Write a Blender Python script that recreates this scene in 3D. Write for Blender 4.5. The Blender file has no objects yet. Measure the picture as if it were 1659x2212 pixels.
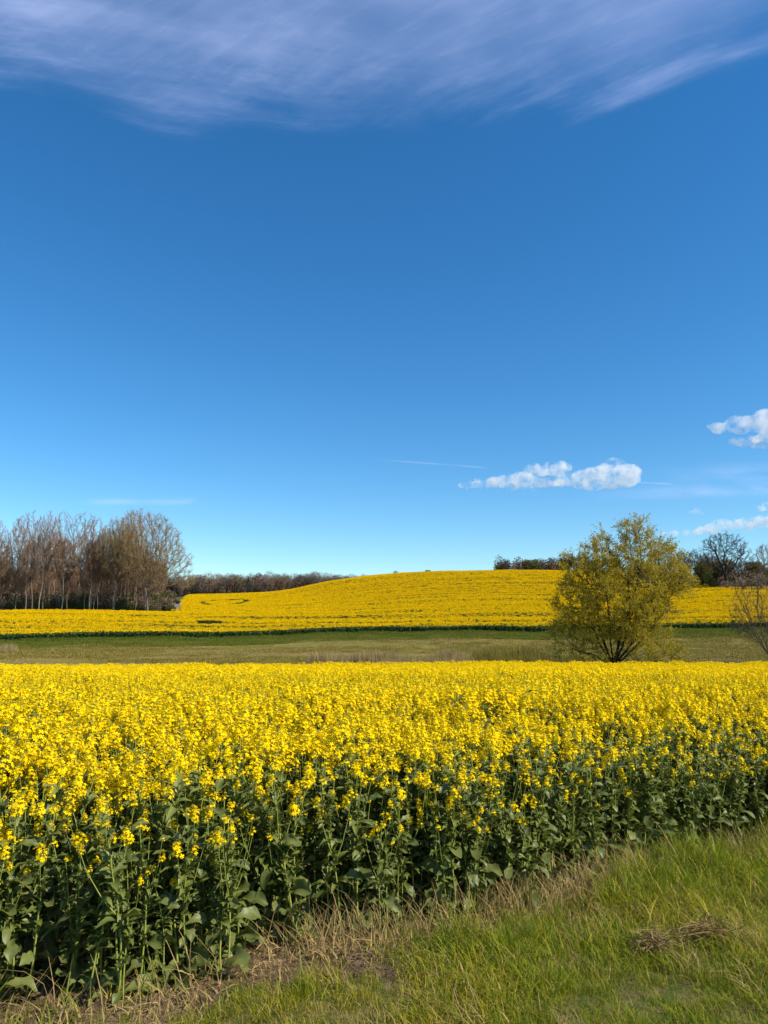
import bpy, math, random
import numpy as np
from mathutils import Vector, Matrix, Euler

SC = bpy.context.scene
COL = SC.collection
R = math.radians
rng = np.random.default_rng(7)
random.seed(7)

# ------------------------------------------------------------------ camera
EYE, PITCH, FPX = 1.75, R(8.16), 26 / 36 * 1024
cam_data = bpy.data.cameras.new("camera")
cam_data.lens = 26; cam_data.sensor_width = 36; cam_data.sensor_fit = 'AUTO'
cam_data.clip_start = 0.05; cam_data.clip_end = 60000
cam = bpy.data.objects.new("camera", cam_data); COL.objects.link(cam)
cam.location = (0, 0, EYE); cam.rotation_euler = (R(90) + PITCH, 0, 0)
SC.camera = cam
SC.render.resolution_x, SC.render.resolution_y = 768, 1024

# ------------------------------------------------------------------ sun, exposure, render
SUN_EL, SUN_AZ = R(41), R(113)          # azimuth clockwise from the view direction
S = Vector((math.sin(SUN_AZ) * math.cos(SUN_EL), math.cos(SUN_AZ) * math.cos(SUN_EL), math.sin(SUN_EL)))
sun_data = bpy.data.lights.new("sun", 'SUN'); sun_data.energy = 5.0; sun_data.angle = R(0.53); sun_data.color = (1.0, 0.91, 0.76)
sun = bpy.data.objects.new("sun", sun_data); COL.objects.link(sun)
sun.rotation_euler = S.to_track_quat('Z', 'Y').to_euler(); sun.location = (60, -10, 60)
vs = SC.view_settings
vs.view_transform = 'Standard'; vs.look = 'None'; vs.exposure = 0.45; vs.gamma = 1.0; vs.use_curve_mapping = False
cy = SC.cycles
cy.max_bounces = 12; cy.diffuse_bounces = 2; cy.glossy_bounces = 1; cy.transmission_bounces = 2
cy.transparent_max_bounces = 6; cy.volume_bounces = 12; cy.use_denoising = True
cy.use_adaptive_sampling = True; cy.adaptive_threshold = .02
cy.caustics_reflective = False; cy.caustics_refractive = False

# ------------------------------------------------------------------ node helpers
def N(nt, typ, ins=None, **props):
    n = nt.nodes.new(typ)
    for k, v in props.items(): setattr(n, k, v)
    for k, v in (ins or {}).items():
        if isinstance(v, bpy.types.NodeSocket): nt.links.new(v, n.inputs[k])
        elif v is not None: n.inputs[k].default_value = v
    return n
def M(nt, op, a, b=None, c=None, clamp=False):
    ins = {0: a}
    if b is not None: ins[1] = b
    if c is not None: ins[2] = c
    return N(nt, 'ShaderNodeMath', ins, operation=op, use_clamp=clamp).outputs[0]
def sstep(nt, x, a, b):
    return N(nt, 'ShaderNodeMapRange', {'Value': x, 'From Min': a, 'From Max': b}, interpolation_type='SMOOTHSTEP').outputs[0]
def mixc(nt, f, a, b):
    n = N(nt, 'ShaderNodeMix', {0: f}, data_type='RGBA')
    for i, v in ((6, a), (7, b)):
        if isinstance(v, bpy.types.NodeSocket): nt.links.new(v, n.inputs[i])
        else: n.inputs[i].default_value = (*v, 1)
    return n.outputs[2]

# ------------------------------------------------------------------ world: sky with a cirrus sheet
W = bpy.data.worlds.new("World"); SC.world = W; W.use_nodes = True
nt = W.node_tree; nt.nodes.clear()
sky = N(nt, 'ShaderNodeTexSky', sky_type='NISHITA', sun_disc=False, sun_elevation=SUN_EL, sun_rotation=SUN_AZ,
        altitude=60, air_density=1.0, dust_density=0.0, ozone_density=6.0)
skyc = N(nt, 'ShaderNodeHueSaturation', {'Saturation': 1.22, 'Value': 1.0, 'Color': sky.outputs[0]}).outputs[0]
skyc = N(nt, 'ShaderNodeMixRGB', {0: 1.0, 1: skyc, 2: (.93, 1.02, .985, 1)}, blend_type='MULTIPLY').outputs[0]
tc = N(nt, 'ShaderNodeTexCoord'); sep = N(nt, 'ShaderNodeSeparateXYZ', {0: tc.outputs['Generated']})
dx, dy, dz = sep.outputs
dzc = M(nt, 'MAXIMUM', dz, 0.05)
u = M(nt, 'DIVIDE', dx, dzc); v = M(nt, 'DIVIDE', dy, dzc)
uv = N(nt, 'ShaderNodeCombineXYZ', {0: u, 1: v, 2: 0.0}).outputs[0]
fc = N(nt, 'ShaderNodeFloatCurve', {1: M(nt, 'MULTIPLY_ADD', u, 1 / 3, 0.5, clamp=True)})
cur = fc.mapping.curves[0]
pts = [(-1.5, 1.25), (-1.0, 1.27), (-.75, 1.30), (-.58, 1.34), (-.405, 1.44), (-.22, 1.40), (0, 1.39), (.34, 1.355), (.536, 1.30), (.664, 1.22), (1.0, 1.0), (1.5, .7)]
cur.points[0].location = ((pts[0][0] + 1.5) / 3, pts[0][1] / 2); cur.points[1].location = (1, pts[-1][1] / 2)
for pu, pv in pts[1:-1]: cur.points.new((pu + 1.5) / 3, pv / 2)
fc.mapping.update()
edge = M(nt, 'MULTIPLY_ADD', fc.outputs[0], 2.0, .03)
wob = N(nt, 'ShaderNodeTexNoise', {'Vector': uv, 'Scale': 5.0, 'Detail': 5.0, 'Roughness': .6}).outputs[0]
dist = M(nt, 'ADD', M(nt, 'SUBTRACT', edge, v), M(nt, 'MULTIPLY_ADD', wob, 0.16, -0.08))
warp = N(nt, 'ShaderNodeTexNoise', {'Vector': uv, 'Scale': 1.6, 'Detail': 2.0}).outputs[1]
uvw = N(nt, 'ShaderNodeMixRGB', {0: 0.16, 1: uv, 2: warp}, blend_type='ADD').outputs[0]
def streak(rot, sx, sy, lo, hi, detail=6.0):
    m = N(nt, 'ShaderNodeMapping', {'Vector': uvw, 'Rotation': (0, 0, -rot), 'Scale': (1 / sx, 1 / sy, 1)}, vector_type='TEXTURE').outputs[0]
    n = N(nt, 'ShaderNodeTexNoise', {'Vector': m, 'Scale': 1.0, 'Detail': detail, 'Roughness': .62}).outputs[0]
    return sstep(nt, n, lo, hi)
st1 = streak(R(38), 1.5, 6.5, .38, .78)
st2 = streak(R(-8), 1.8, 7.5, .40, .75)
sel = sstep(nt, u, -0.35, 0.35)
st = M(nt, 'ADD', M(nt, 'MULTIPLY', st1, sel), M(nt, 'MULTIPLY', st2, M(nt, 'SUBTRACT', 1.0, sel)))
sheet = sstep(nt, M(nt, 'ADD', dist, M(nt, 'MULTIPLY_ADD', st, .14, -.06)), -0.03, 0.24)
fine = streak(R(30), 7.0, 34.0, .42, .75, 6.0)
cov = M(nt, 'MULTIPLY', sheet, M(nt, 'MULTIPLY', M(nt, 'MULTIPLY_ADD', st, 0.14, 0.17), M(nt, 'MULTIPLY_ADD', sstep(nt, N(nt, 'ShaderNodeTexNoise', {'Vector': uvw, 'Scale': 3.2, 'Detail': 3.0}).outputs[0], .3, .7), .65, .62)))
cov = M(nt, 'ADD', cov, M(nt, 'MULTIPLY', M(nt, 'MULTIPLY', sheet, fine), 0.06))
# thin streaks low in the sky (contrail and wisps), as slopes seen over the land
dyc = M(nt, 'MAXIMUM', dy, 0.05)
s_ = M(nt, 'DIVIDE', dx, dyc); t_ = M(nt, 'DIVIDE', dz, dyc)
fwd = sstep(nt, dy, 0.1, 0.3)
def wisp(s0, t0, s1, t1, w, k, taper=.3):
    f = N(nt, 'ShaderNodeMapRange', {'Value': s_, 'From Min': s0, 'From Max': s1}).outputs[0]
    line = M(nt, 'MULTIPLY_ADD', f, t1 - t0, t0)
    q = M(nt, 'DIVIDE', M(nt, 'SUBTRACT', t_, line), w)
    g = M(nt, 'POWER', 2.718, M(nt, 'MULTIPLY', M(nt, 'MULTIPLY', q, q), -1.0))
    ends = M(nt, 'MULTIPLY', sstep(nt, f, 0.0, taper), sstep(nt, f, 1.0, 1.0 - taper * .4))
    nz = N(nt, 'ShaderNodeTexNoise', {'Vector': N(nt, 'ShaderNodeCombineXYZ', {0: M(nt, 'MULTIPLY', s_, 14.0), 1: M(nt, 'MULTIPLY', t_, 60.0)}).outputs[0], 'Scale': 1.0, 'Detail': 4.0}).outputs[0]
    return M(nt, 'MULTIPLY', M(nt, 'MULTIPLY', g, ends), M(nt, 'MULTIPLY', sstep(nt, nz, .2, .7), k))
for a in ((-.03, .218, .155, .204, .0011, .22, .5), (.25, .165, .9, .19, .007, .30), (.33, .19, .9, .215, .012, .16), (-.42, .157, -.25, .158, .004, .32), (.3, .187, .40, .182, .0012, .25)):
    cov = M(nt, 'ADD', cov, M(nt, 'MULTIPLY', wisp(*a), fwd))
cov = M(nt, 'MULTIPLY', cov, sstep(nt, dz, 0.0, 0.03), clamp=True)
skyf = mixc(nt, cov, skyc, (4.9, 5.6, 8.4))
bg = N(nt, 'ShaderNodeBackground', {'Color': skyf, 'Strength': 0.121})
out = N(nt, 'ShaderNodeOutputWorld', {'Surface': bg.outputs[0]})
W.cycles.sampling_method = 'MANUAL'; W.cycles.sample_map_resolution = 512

# ------------------------------------------------------------------ numeric helpers
def vnoise(x, y, seed=0):
    xi = np.floor(x).astype(np.int64); yi = np.floor(y).astype(np.int64); fx = x - xi; fy = y - yi
    fx = fx * fx * (3 - 2 * fx); fy = fy * fy * (3 - 2 * fy)
    def h(a, b):
        n = (a * 374761393 + b * 668265263 + seed * 974634777) & 0xffffffff
        n = ((n ^ (n >> 13)) * 1274126177) & 0xffffffff
        return ((n ^ (n >> 16)) & 0xffff) / 65535.0
    return (h(xi, yi) * (1 - fx) + h(xi + 1, yi) * fx) * (1 - fy) + (h(xi, yi + 1) * (1 - fx) + h(xi + 1, yi + 1) * fx) * fy
def smooth(x, a, b):
    t = np.clip((x - a) / (b - a), 0, 1); return t * t * (3 - 2 * t)
def pchip(xk, yk, x):
    xk = np.asarray(xk, float); yk = np.asarray(yk, float); h = np.diff(xk); d = np.diff(yk) / h
    m = np.zeros_like(yk); m[0], m[-1] = d[0], d[-1]
    for i in range(1, len(xk) - 1):
        if d[i - 1] * d[i] > 0:
            w1, w2 = 2 * h[i] + h[i - 1], h[i] + 2 * h[i - 1]
            m[i] = (w1 + w2) / (w1 / d[i - 1] + w2 / d[i])
    x = np.clip(x, xk[0], xk[-1]); i = np.clip(np.searchsorted(xk, x) - 1, 0, len(h) - 1)
    t = (x - xk[i]) / h[i]
    return ((1 + 2 * t) * (1 - t) ** 2 * yk[i] + t * (1 - t) ** 2 * h[i] * m[i] + t * t * (3 - 2 * t) * yk[i + 1] + t * t * (t - 1) * h[i] * m[i + 1])

# ------------------------------------------------------------------ terrain
def zrow(y, row): return EYE + y * math.tan(math.atan((512 - row) / FPX) + PITCH)
def acol(c): return (c - 384) / 735.0
NEAR = [(-400, 1.5), (-30, .25), (0, .03), (3, 0), (6, -.10), (12, -.42), (25, -1.12), (50, -2.36), (62, -2.38), (95, -2.42)]
COLS = {-900: [(108, 641), (175, 616), (260, 613), (500, 606), (1500, 600)], 0: [(108, 641), (175, 615), (260, 612), (500, 604), (1500, 600)],
        110: [(110, 640), (180, 614.5), (300, 608), (500, 600), (1500, 598)], 190: [(113, 639), (190, 613.5), (300, 603), (430, 596), (1500, 594)],
        250: [(118, 637), (200, 611), (300, 601), (430, 595), (1500, 594)], 330: [(122, 634.5), (220, 605), (325, 583.5), (420, 588), (1500, 596)],
        384: [(125, 633), (220, 600), (320, 576.5), (430, 582), (1500, 596)], 465: [(125, 632.5), (220, 596), (312, 573), (430, 580), (1500, 594)],
        550: [(125, 632), (220, 595), (302, 573), (430, 580), (1500, 592)], 640: [(125, 630), (215, 599), (285, 579), (400, 577), (1500, 590)],
        720: [(125, 629), (235, 590), (300, 583), (450, 582), (1500, 590)], 1000: [(122, 628), (230, 592), (300, 585), (500, 584), (1500, 590)], 1700: [(120, 628), (230, 596), (500, 590), (1500, 590)]}
YS = np.concatenate([np.linspace(-400, 0, 60)[:-1], np.geomspace(1, 1501, 700) - 1])
AS = np.linspace(-1.75, 1.75, 141)
_c = sorted(COLS); _prof = []
for c in _c:
    k = NEAR + [(y, zrow(y, r)) for y, r in COLS[c]]
    _prof.append(pchip([a for a, _ in k], [b for _, b in k], YS))
_prof = np.array(_prof)
TZ = np.array([pchip([acol(c) for c in _c], _prof[:, j], AS) for j in range(len(YS))]).T
for _ in range(2):
    TZ[1:-1] = (TZ[:-2] + 2 * TZ[1:-1] + TZ[2:]) / 4
def ground_z(x, y):
    x = np.asarray(x, float); y = np.asarray(y, float)
    a = np.clip(x / np.maximum(y, 20.0), -1.749, 1.749)
    i = (a - AS[0]) / (AS[1] - AS[0]); i0 = np.clip(i.astype(int), 0, len(AS) - 2); fi = i - i0
    yc = np.clip(y, YS[0], YS[-1] - 1e-3); j0 = np.clip(np.searchsorted(YS, yc, 'right') - 1, 0, len(YS) - 2)
    fj = (yc - YS[j0]) / (YS[j0 + 1] - YS[j0])
    z = (TZ[i0, j0] * (1 - fi) + TZ[i0 + 1, j0] * fi) * (1 - fj) + (TZ[i0, j0 + 1] * (1 - fi) + TZ[i0 + 1, j0 + 1] * fi) * fj
    return z + (vnoise(x * 1.7, y * 1.7, 3) - .5) * .05 * smooth(y, 200, 20) + (vnoise(x * .12, y * .12, 5) - .5) * .35 * smooth(y, 45, 90)
def gz(x, y): return float(ground_z(np.array([x]), np.array([y]))[0])
def pix_dir(c, r):
    up, f = 512 - r, FPX
    return np.array([c - 384, f * math.cos(PITCH) - up * math.sin(PITCH), up * math.cos(PITCH) + f * math.sin(PITCH)])
def pix_ground(c, r):
    d = pix_dir(c, r); d = d / d[1]
    for y in np.arange(1.5, 80, .02):
        if EYE + y * d[2] <= gz(d[0] * y, y): return d[0] * y, y
    return d[0] * 80, 80
def at_col(c, y): return (c - 384) / 732.0 * y           # x of an image column at depth y, near the skyline

# near edge of the crop, measured on the ground
EDGE = [pix_ground(c * .4629, r * .4629) for c, r in ((0, 2200), (170, 2192), (330, 2165), (480, 2128), (535, 2072), (590, 2052), (830, 2030), (1029, 1985), (1230, 1942), (1354, 1895), (1449, 1860), (1659, 1822))]
ex = np.array([p[0] for p in EDGE]); ey = np.array([p[1] for p in EDGE])
sl = (ey[-1] - ey[-3]) / (ex[-1] - ex[-3])
ex = np.concatenate([[ex[0] - 30], ex, [ex[-1] + 40]]); ey = np.concatenate([[ey[0] - 6], ey, [ey[-1] + 40 * .33]])
def edge_y(x): return np.interp(x, ex, ey)
def field_end(x): return 50.5 + 1.2 * np.sin(x * .11) + .05 * x
def hill_edge(x, y):
    a = np.asarray(x) / np.maximum(y, 1)
    return np.interp(a, [-1.2, -.52, -.26, 0, .5, 1.2], [104, 108, 113.5, 125, 125, 122])

# ------------------------------------------------------------------ materials
def mat(name, c1, c2,  rough=.6, trans=0.0, scale=6.0, island=False, objrand=True, bump=0.0, spec=.12, tcol=None, detail=4.0, gen=False):
    m = bpy.data.materials.new(name); m.use_nodes = True; t = m.node_tree; t.nodes.clear()
    tcn = N(t, 'ShaderNodeTexCoord')
    nz = N(t, 'ShaderNodeTexNoise', {'Vector': tcn.outputs['Generated' if gen else 'Object'], 'Scale': scale, 'Detail': detail, 'Roughness': .6})
    f = sstep(t, nz.outputs[0], .3, .7)
    if objrand: f = M(t, 'MULTIPLY_ADD', N(t, 'ShaderNodeObjectInfo').outputs['Random'], .6, M(t, 'MULTIPLY', f, .4))
    if island: f = M(t, 'MULTIPLY_ADD', N(t, 'ShaderNodeNewGeometry').outputs['Random Per Island'], .6, M(t, 'MULTIPLY', f, .4))
    c = mixc(t, f, c1, c2)
    b = N(t, 'ShaderNodeBsdfPrincipled', {'Base Color': c, 'Roughness': rough, 'Specular IOR Level': spec})
    if bump:
        bn = N(t, 'ShaderNodeBump', {'Height': nz.outputs[0], 'Strength': bump, 'Distance': .05}); t.links.new(bn.outputs[0], b.inputs['Normal'])
    o = b.outputs[0]
    if trans:
        tr = N(t, 'ShaderNodeBsdfTranslucent', {'Color': mixc(t, .5, c, tcol) if tcol else c})
        o = N(t, 'ShaderNodeMixShader', {0: trans, 1: o, 2: tr.outputs[0]}).outputs[0]
    N(t, 'ShaderNodeOutputMaterial', {'Surface': o})
    return m
MAT = {}
MAT['petal'] = mat('rape_petal', (.87, .60, .002), (.94, .71, .004), .7, .24, objrand=True, spec=.04, tcol=(.95, .68, .004))
MAT['bud'] = mat('rape_bud', (.28, .30, .02), (.42, .38, .02), .6)
MAT['stem'] = mat('rape_stem', (.18, .23, .04), (.30, .33, .07), .5, scale=9)
MAT['leaf'] = mat('rape_leaf', (.072, .102, .022), (.19, .21, .058), .45, .28, scale=14, spec=.32, tcol=(.18, .24, .01))
MAT['leafs'] = mat('rape_small_leaf', (.095, .13, .024), (.21, .23, .05), .45, .22, scale=14, island=True, objrand=False, spec=.4, tcol=(.14, .22, .01))
MAT['farleaf'] = mat('far_rape_leaf', (.035, .072, .018), (.065, .11, .03), .6, .2)
MAT['farpetal'] = mat('far_rape_petal', (.76, .475, .001), (.86, .58, .003), .8, .28, spec=.03)
MAT['grassA'] = mat('grass_green', (.10, .165, .007), (.22, .275, .012), .55, .42, island=True, objrand=True, spec=.2, tcol=(.24, .30, .01))
MAT['grassB'] = mat('grass_yellow_green', (.28, .27, .014), (.46, .39, .03), .5, .42, island=True, spec=.2, tcol=(.4, .38, .02))
MAT['dry'] = mat('dry_grass', (.30, .21, .075), (.48, .36, .15), .6, .2, island=True)
MAT['reed'] = mat('dry_reed', (.25, .185, .075), (.38, .29, .13), .6, .2, island=True)
MAT['heap'] = mat('matted_straw', (.17, .11, .04), (.34, .24, .10), .7, .1, island=True)
MAT['meadow'] = mat('meadow_grass', (.13, .125, .012), (.25, .195, .030), .55, .25, island=True)
MAT['bank'] = mat('bank_grass', (.075, .125, .010), (.15, .19, .02), .55, .25, island=True)
MAT['bark'] = mat('bark', (.08, .062, .045), (.17, .135, .10), .85, scale=3, objrand=True)
MAT['barkpale'] = mat('pale_bark', (.18, .15, .12), (.32, .27, .22), .85, scale=3)
MAT['barkdark'] = mat('dark_bark', (.022, .017, .014), (.055, .042, .034), .85, scale=3)
MAT['twig'] = mat('reddish_twig', (.24, .152, .09), (.38, .25, .155), .8, island=True)
MAT['twigolive'] = mat('budding_twig', (.25, .17, .075), (.38, .27, .115), .8, .15, island=True)
MAT['twigdark'] = mat('dark_twig', (.06, .046, .040), (.115, .09, .075), .8, island=True)
MAT['twigrust'] = mat('rust_twig', (.16, .10, .06), (.26, .165, .10), .8, island=True)
MAT['twiggrey'] = mat('grey_twig', (.12, .098, .085), (.20, .165, .14), .8, island=True)  # grey lightened for the far trees: faint distance haze put into the colour
MAT['willow'] = mat('willow_leaf', (.25, .205, .014), (.44, .34, .03), .55, .35, island=True, objrand=False, tcol=(.55, .45, .02))
MAT['budgreen'] = mat('young_leaf', (.075, .085, .018), (.14, .135, .03), .6, .3, island=True)
MAT['under'] = mat('undergrowth_leaf', (.035, .055, .010), (.09, .115, .02), .6, .3, island=True)
MAT['conifer'] = mat('conifer_needle', (.015, .028, .012), (.03, .045, .02), .7, island=True)
MAT['clod'] = mat('soil_clod', (.12, .075, .045), (.22, .15, .095), .9, scale=20, bump=.5)
MAT['wood'] = mat('weathered_board', (.20, .19, .18), (.32, .30, .28), .8, scale=4)
MAT['deadleaf'] = mat('yellowed_leaf', (.50, .28, .03), (.62, .40, .06), .6, .2)

# ------------------------------------------------------------------ object helpers
class MB:
    def __init__(s): s.v = []; s.f = []; s.m = []; s.n = 0
    def add(s, v, f, m=0):
        v = np.asarray(v, float); s.v.append(v)
        f = np.asarray(f, int) + s.n; s.f.append(f); s.m.append(np.full(len(f), m)); s.n += len(v)
    def mesh(s, name, mats, smooth_=True):
        me = bpy.data.meshes.new(name)
        V = np.concatenate(s.v) if s.v else np.zeros((0, 3))
        cnt = np.concatenate([np.full(len(f), f.shape[1]) for f in s.f]); idx = np.concatenate([f.ravel() for f in s.f])
        me.vertices.add(len(V)); me.vertices.foreach_set('co', V.astype(np.float32).ravel())
        me.loops.add(len(idx)); me.loops.foreach_set('vertex_index', idx.astype(np.int32))
        me.polygons.add(len(cnt)); st = np.concatenate([[0], np.cumsum(cnt)[:-1]])
        me.polygons.foreach_set('loop_start', st.astype(np.int32))
        me.polygons.foreach_set('material_index', np.concatenate(s.m).astype(np.int32))
        me.polygons.foreach_set('use_smooth', np.full(len(cnt), smooth_))
        for m in mats: me.materials.append(MAT[m] if isinstance(m, str) else m)
        me.update(calc_edges=True); me.validate()
        return me
def tag(o, label=None, cat=None, group=None, kind=None):
    if label: o['label'] = label
    if cat: o['category'] = cat
    if group: o['group'] = group
    if kind: o['kind'] = kind
    return o
def obj(name, me, parent=None, link=True):
    o = bpy.data.objects.new(name, me)
    if link: COL.objects.link(o)
    if parent: o.parent = parent
    return o
def empty(name, loc, rz=0, s=1):
    o = bpy.data.objects.new(name, None); COL.objects.link(o); o.location = loc; o.rotation_euler = (0, 0, rz); o.scale = (s, s, s)
    o.empty_display_size = .2
    return o
def copy_tree(o, parent=None):
    c = o.copy(); COL.objects.link(c); c.parent = parent
    for ch in o.children: copy_tree(ch, c)
    return c
def scatter(name, pts, rot, scl, idx, sources, label, cat, kind='stuff'):
    """one object: a cloud of points carrying instances of the source meshes"""
    cl = bpy.data.collections.new(name + '_sources')
    for i, me in enumerate(sources):
        cl.objects.link(bpy.data.objects.new('%s_%02d' % (name, i), me))
    me = bpy.data.meshes.new(name); me.vertices.add(len(pts)); me.vertices.foreach_set('co', np.asarray(pts, np.float32).ravel())
    a = me.attributes.new('rot', 'FLOAT_VECTOR', 'POINT'); a.data.foreach_set('vector', np.asarray(rot, np.float32).ravel())
    sc3 = np.asarray(scl, np.float32)
    if sc3.ndim == 1: sc3 = np.repeat(sc3[:, None], 3, 1)
    a = me.attributes.new('scl', 'FLOAT_VECTOR', 'POINT'); a.data.foreach_set('vector', sc3.ravel())
    a = me.attributes.new('idx', 'INT', 'POINT'); a.data.foreach_set('value', np.asarray(idx, np.int32))
    o = obj(name, me); tag(o, label, cat, None, kind)
    g = bpy.data.node_groups.new(name + '_scatter', 'GeometryNodeTree')
    g.interface.new_socket('Geometry', in_out='INPUT', socket_type='NodeSocketGeometry'); g.interface.new_socket('Geometry', in_out='OUTPUT', socket_type='NodeSocketGeometry')
    gi = g.nodes.new('NodeGroupInput'); go = g.nodes.new('NodeGroupOutput')
    ci = N(g, 'GeometryNodeCollectionInfo'); ci.inputs['Collection'].default_value = cl; ci.inputs['Separate Children'].default_value = True; ci.inputs['Reset Children'].default_value = True
    def na(nm, ty):
        n = g.nodes.new('GeometryNodeInputNamedAttribute'); n.data_type = ty; n.inputs['Name'].default_value = nm
        return next(x for x in n.outputs if x.name == 'Attribute' and x.enabled)
    e2r = N(g, 'FunctionNodeEulerToRotation', {0: na('rot', 'FLOAT_VECTOR')})
    ip = N(g, 'GeometryNodeInstanceOnPoints', {'Points': gi.outputs[0], 'Instance': ci.outputs[0], 'Pick Instance': True, 'Instance Index': na('idx', 'INT'), 'Rotation': e2r.outputs[0], 'Scale': na('scl', 'FLOAT_VECTOR')})
    g.links.new(ip.outputs[0], go.inputs[0])
    md = o.modifiers.new('scatter', 'NODES'); md.node_group = g
    return o
def yaw(n, tilt=0.0):
    return np.stack([rng.normal(0, 1, n) * tilt, rng.normal(0, 1, n) * tilt, rng.uniform(0, 2 * math.pi, n)], 1)
def xform(v, loc=(0, 0, 0), rot=None, s=1.0):
    v = np.asarray(v, float) * s
    if rot is not None: v = v @ np.array(rot.to_matrix() if hasattr(rot, 'to_matrix') else rot).T
    return v + np.asarray(loc)
def quads(P, U, V, taper=1.0):
    """quads centred at P spanned by half-axes U and V"""
    n = len(P); v = np.stack([P - U - V, P + U - V, P + U * taper + V, P - U * taper + V], 1).reshape(-1, 3)
    return v, np.arange(4 * n).reshape(n, 4)
def randdir(n, up=0.0):
    d = rng.normal(size=(n, 3)); d[:, 2] += up; return d / np.linalg.norm(d, axis=1, keepdims=True)
def perp(d):
    r = rng.normal(size=d.shape); c = np.cross(d, r); return c / (np.linalg.norm(c, axis=1, keepdims=True) + 1e-9)
def tube(mb, path, rad, n=5, m=0):
    path = np.asarray(path, float); k = len(path); d = np.gradient(path, axis=0); d /= np.linalg.norm(d, axis=1, keepdims=True) + 1e-9
    ref = np.array([.83, .52, .17]); a = np.cross(d, ref); a /= np.linalg.norm(a, axis=1, keepdims=True); b = np.cross(d, a)
    th = np.arange(n) * 2 * math.pi / n
    v = path[:, None] + np.asarray(rad)[:, None, None] * (a[:, None] * np.cos(th)[None, :, None] + b[:, None] * np.sin(th)[None, :, None])
    i = np.arange(k - 1)[:, None] * n; j = np.arange(n)[None]; j2 = (j + 1) % n
    f = np.stack([i + j, i + j2, i + n + j2, i + n + j], -1).reshape(-1, 4)
    mb.add(v.reshape(-1, 3), f, m)

# ------------------------------------------------------------------ ground sheets
def sinhspace(lo, hi, n, k, c=0.0):
    t = np.linspace(math.asinh((lo - c) / k), math.asinh((hi - c) / k), n); return np.sinh(t) * k + c
gx = sinhspace(-3500, 3500, 330, 9.0, 0.5); gy = np.concatenate([sinhspace(-380, 130, 190, 6.0, 5.0), np.geomspace(131.5, 4200, 130)])
X, Y = np.meshgrid(gx, gy); Z = ground_z(X, Y)
far = smooth(Y, 900, 2500); Z = Z * (1 - far) + 12 * far
def zone_mat(name, cols, scales, rough=.9, bump=.4):
    m = bpy.data.materials.new(name); m.use_nodes = True; t = m.node_tree; t.nodes.clear()
    p = N(t, 'ShaderNodeNewGeometry').outputs['Position']; c = cols[0]
    for i, (cc, s) in enumerate(zip(cols[1:], scales)):
        nz = N(t, 'ShaderNodeTexNoise', {'Vector': p, 'Scale': s, 'Detail': 6.0, 'Roughness': .65}).outputs[0]
        c = mixc(t, sstep(t, nz, .42, .62), c, cc)
    nb = N(t, 'ShaderNodeTexNoise', {'Vector': p, 'Scale': 18.0, 'Detail': 6.0, 'Roughness': .7}).outputs[0]
    bn = N(t, 'ShaderNodeBump', {'Height': nb, 'Strength': bump, 'Distance': .04})
    b = N(t, 'ShaderNodeBsdfPrincipled', {'Base Color': c, 'Roughness': rough, 'Specular IOR Level': .15, 'Normal': bn.outputs[0]})
    N(t, 'ShaderNodeOutputMaterial', {'Surface': b.outputs[0]}); return m
MAT['g_verge'] = zone_mat('verge_earth', [(.12, .105, .035), (.20, .15, .065), (.075, .09, .016)], [16.0, 7.0], bump=1.0)
MAT['g_field'] = zone_mat('field_earth', [(.15, .095, .055), (.24, .16, .10), (.09, .062, .036)], [14.0, 4.0], bump=1.0)
MAT['g_meadow'] = zone_mat('meadow_turf', [(.16, .14, .022), (.27, .18, .055), (.10, .125, .012)], [.35, .06])
MAT['g_hill'] = zone_mat('hill_earth', [(.06, .085, .02), (.08, .10, .022), (.05, .07, .02)], [.5, .1])
cx_ = (X[:-1, :-1] + X[1:, 1:]) / 2; cy_ = (Y[:-1, :-1] + Y[1:, 1:]) / 2
he = hill_edge(cx_, cy_)
zone = np.where(cy_ < edge_y(cx_) - .55, 0, np.where(cy_ < field_end(cx_), 1, np.where(cy_ < he, 2, 3)))
ids = np.arange(X.size).reshape(X.shape)
allf = np.stack([ids[:-1, :-1], ids[:-1, 1:], ids[1:, 1:], ids[1:, :-1]], -1).reshape(-1, 4)
GV = np.stack([X, Y, Z], -1).reshape(-1, 3)
for k, (nm, mt, lb) in enumerate((('verge_ground', 'g_verge', 'earth under the grass verge beside the crop'), ('field_ground', 'g_field', 'brown soil under the nearer rapeseed crop'),
                                  ('meadow', 'g_meadow', 'mottled green and brown meadow in the shallow valley'), ('hill', 'g_hill', 'gentle hill carrying the far rapeseed field'))):
    f = allf[zone.ravel() == k]; used, inv = np.unique(f, return_inverse=True)
    mb = MB(); mb.add(GV[used], inv.reshape(-1, 4)); tag(obj(nm, mb.mesh(nm, [mt])), lb, 'ground' if k != 2 else 'meadow', None, 'structure')

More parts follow.
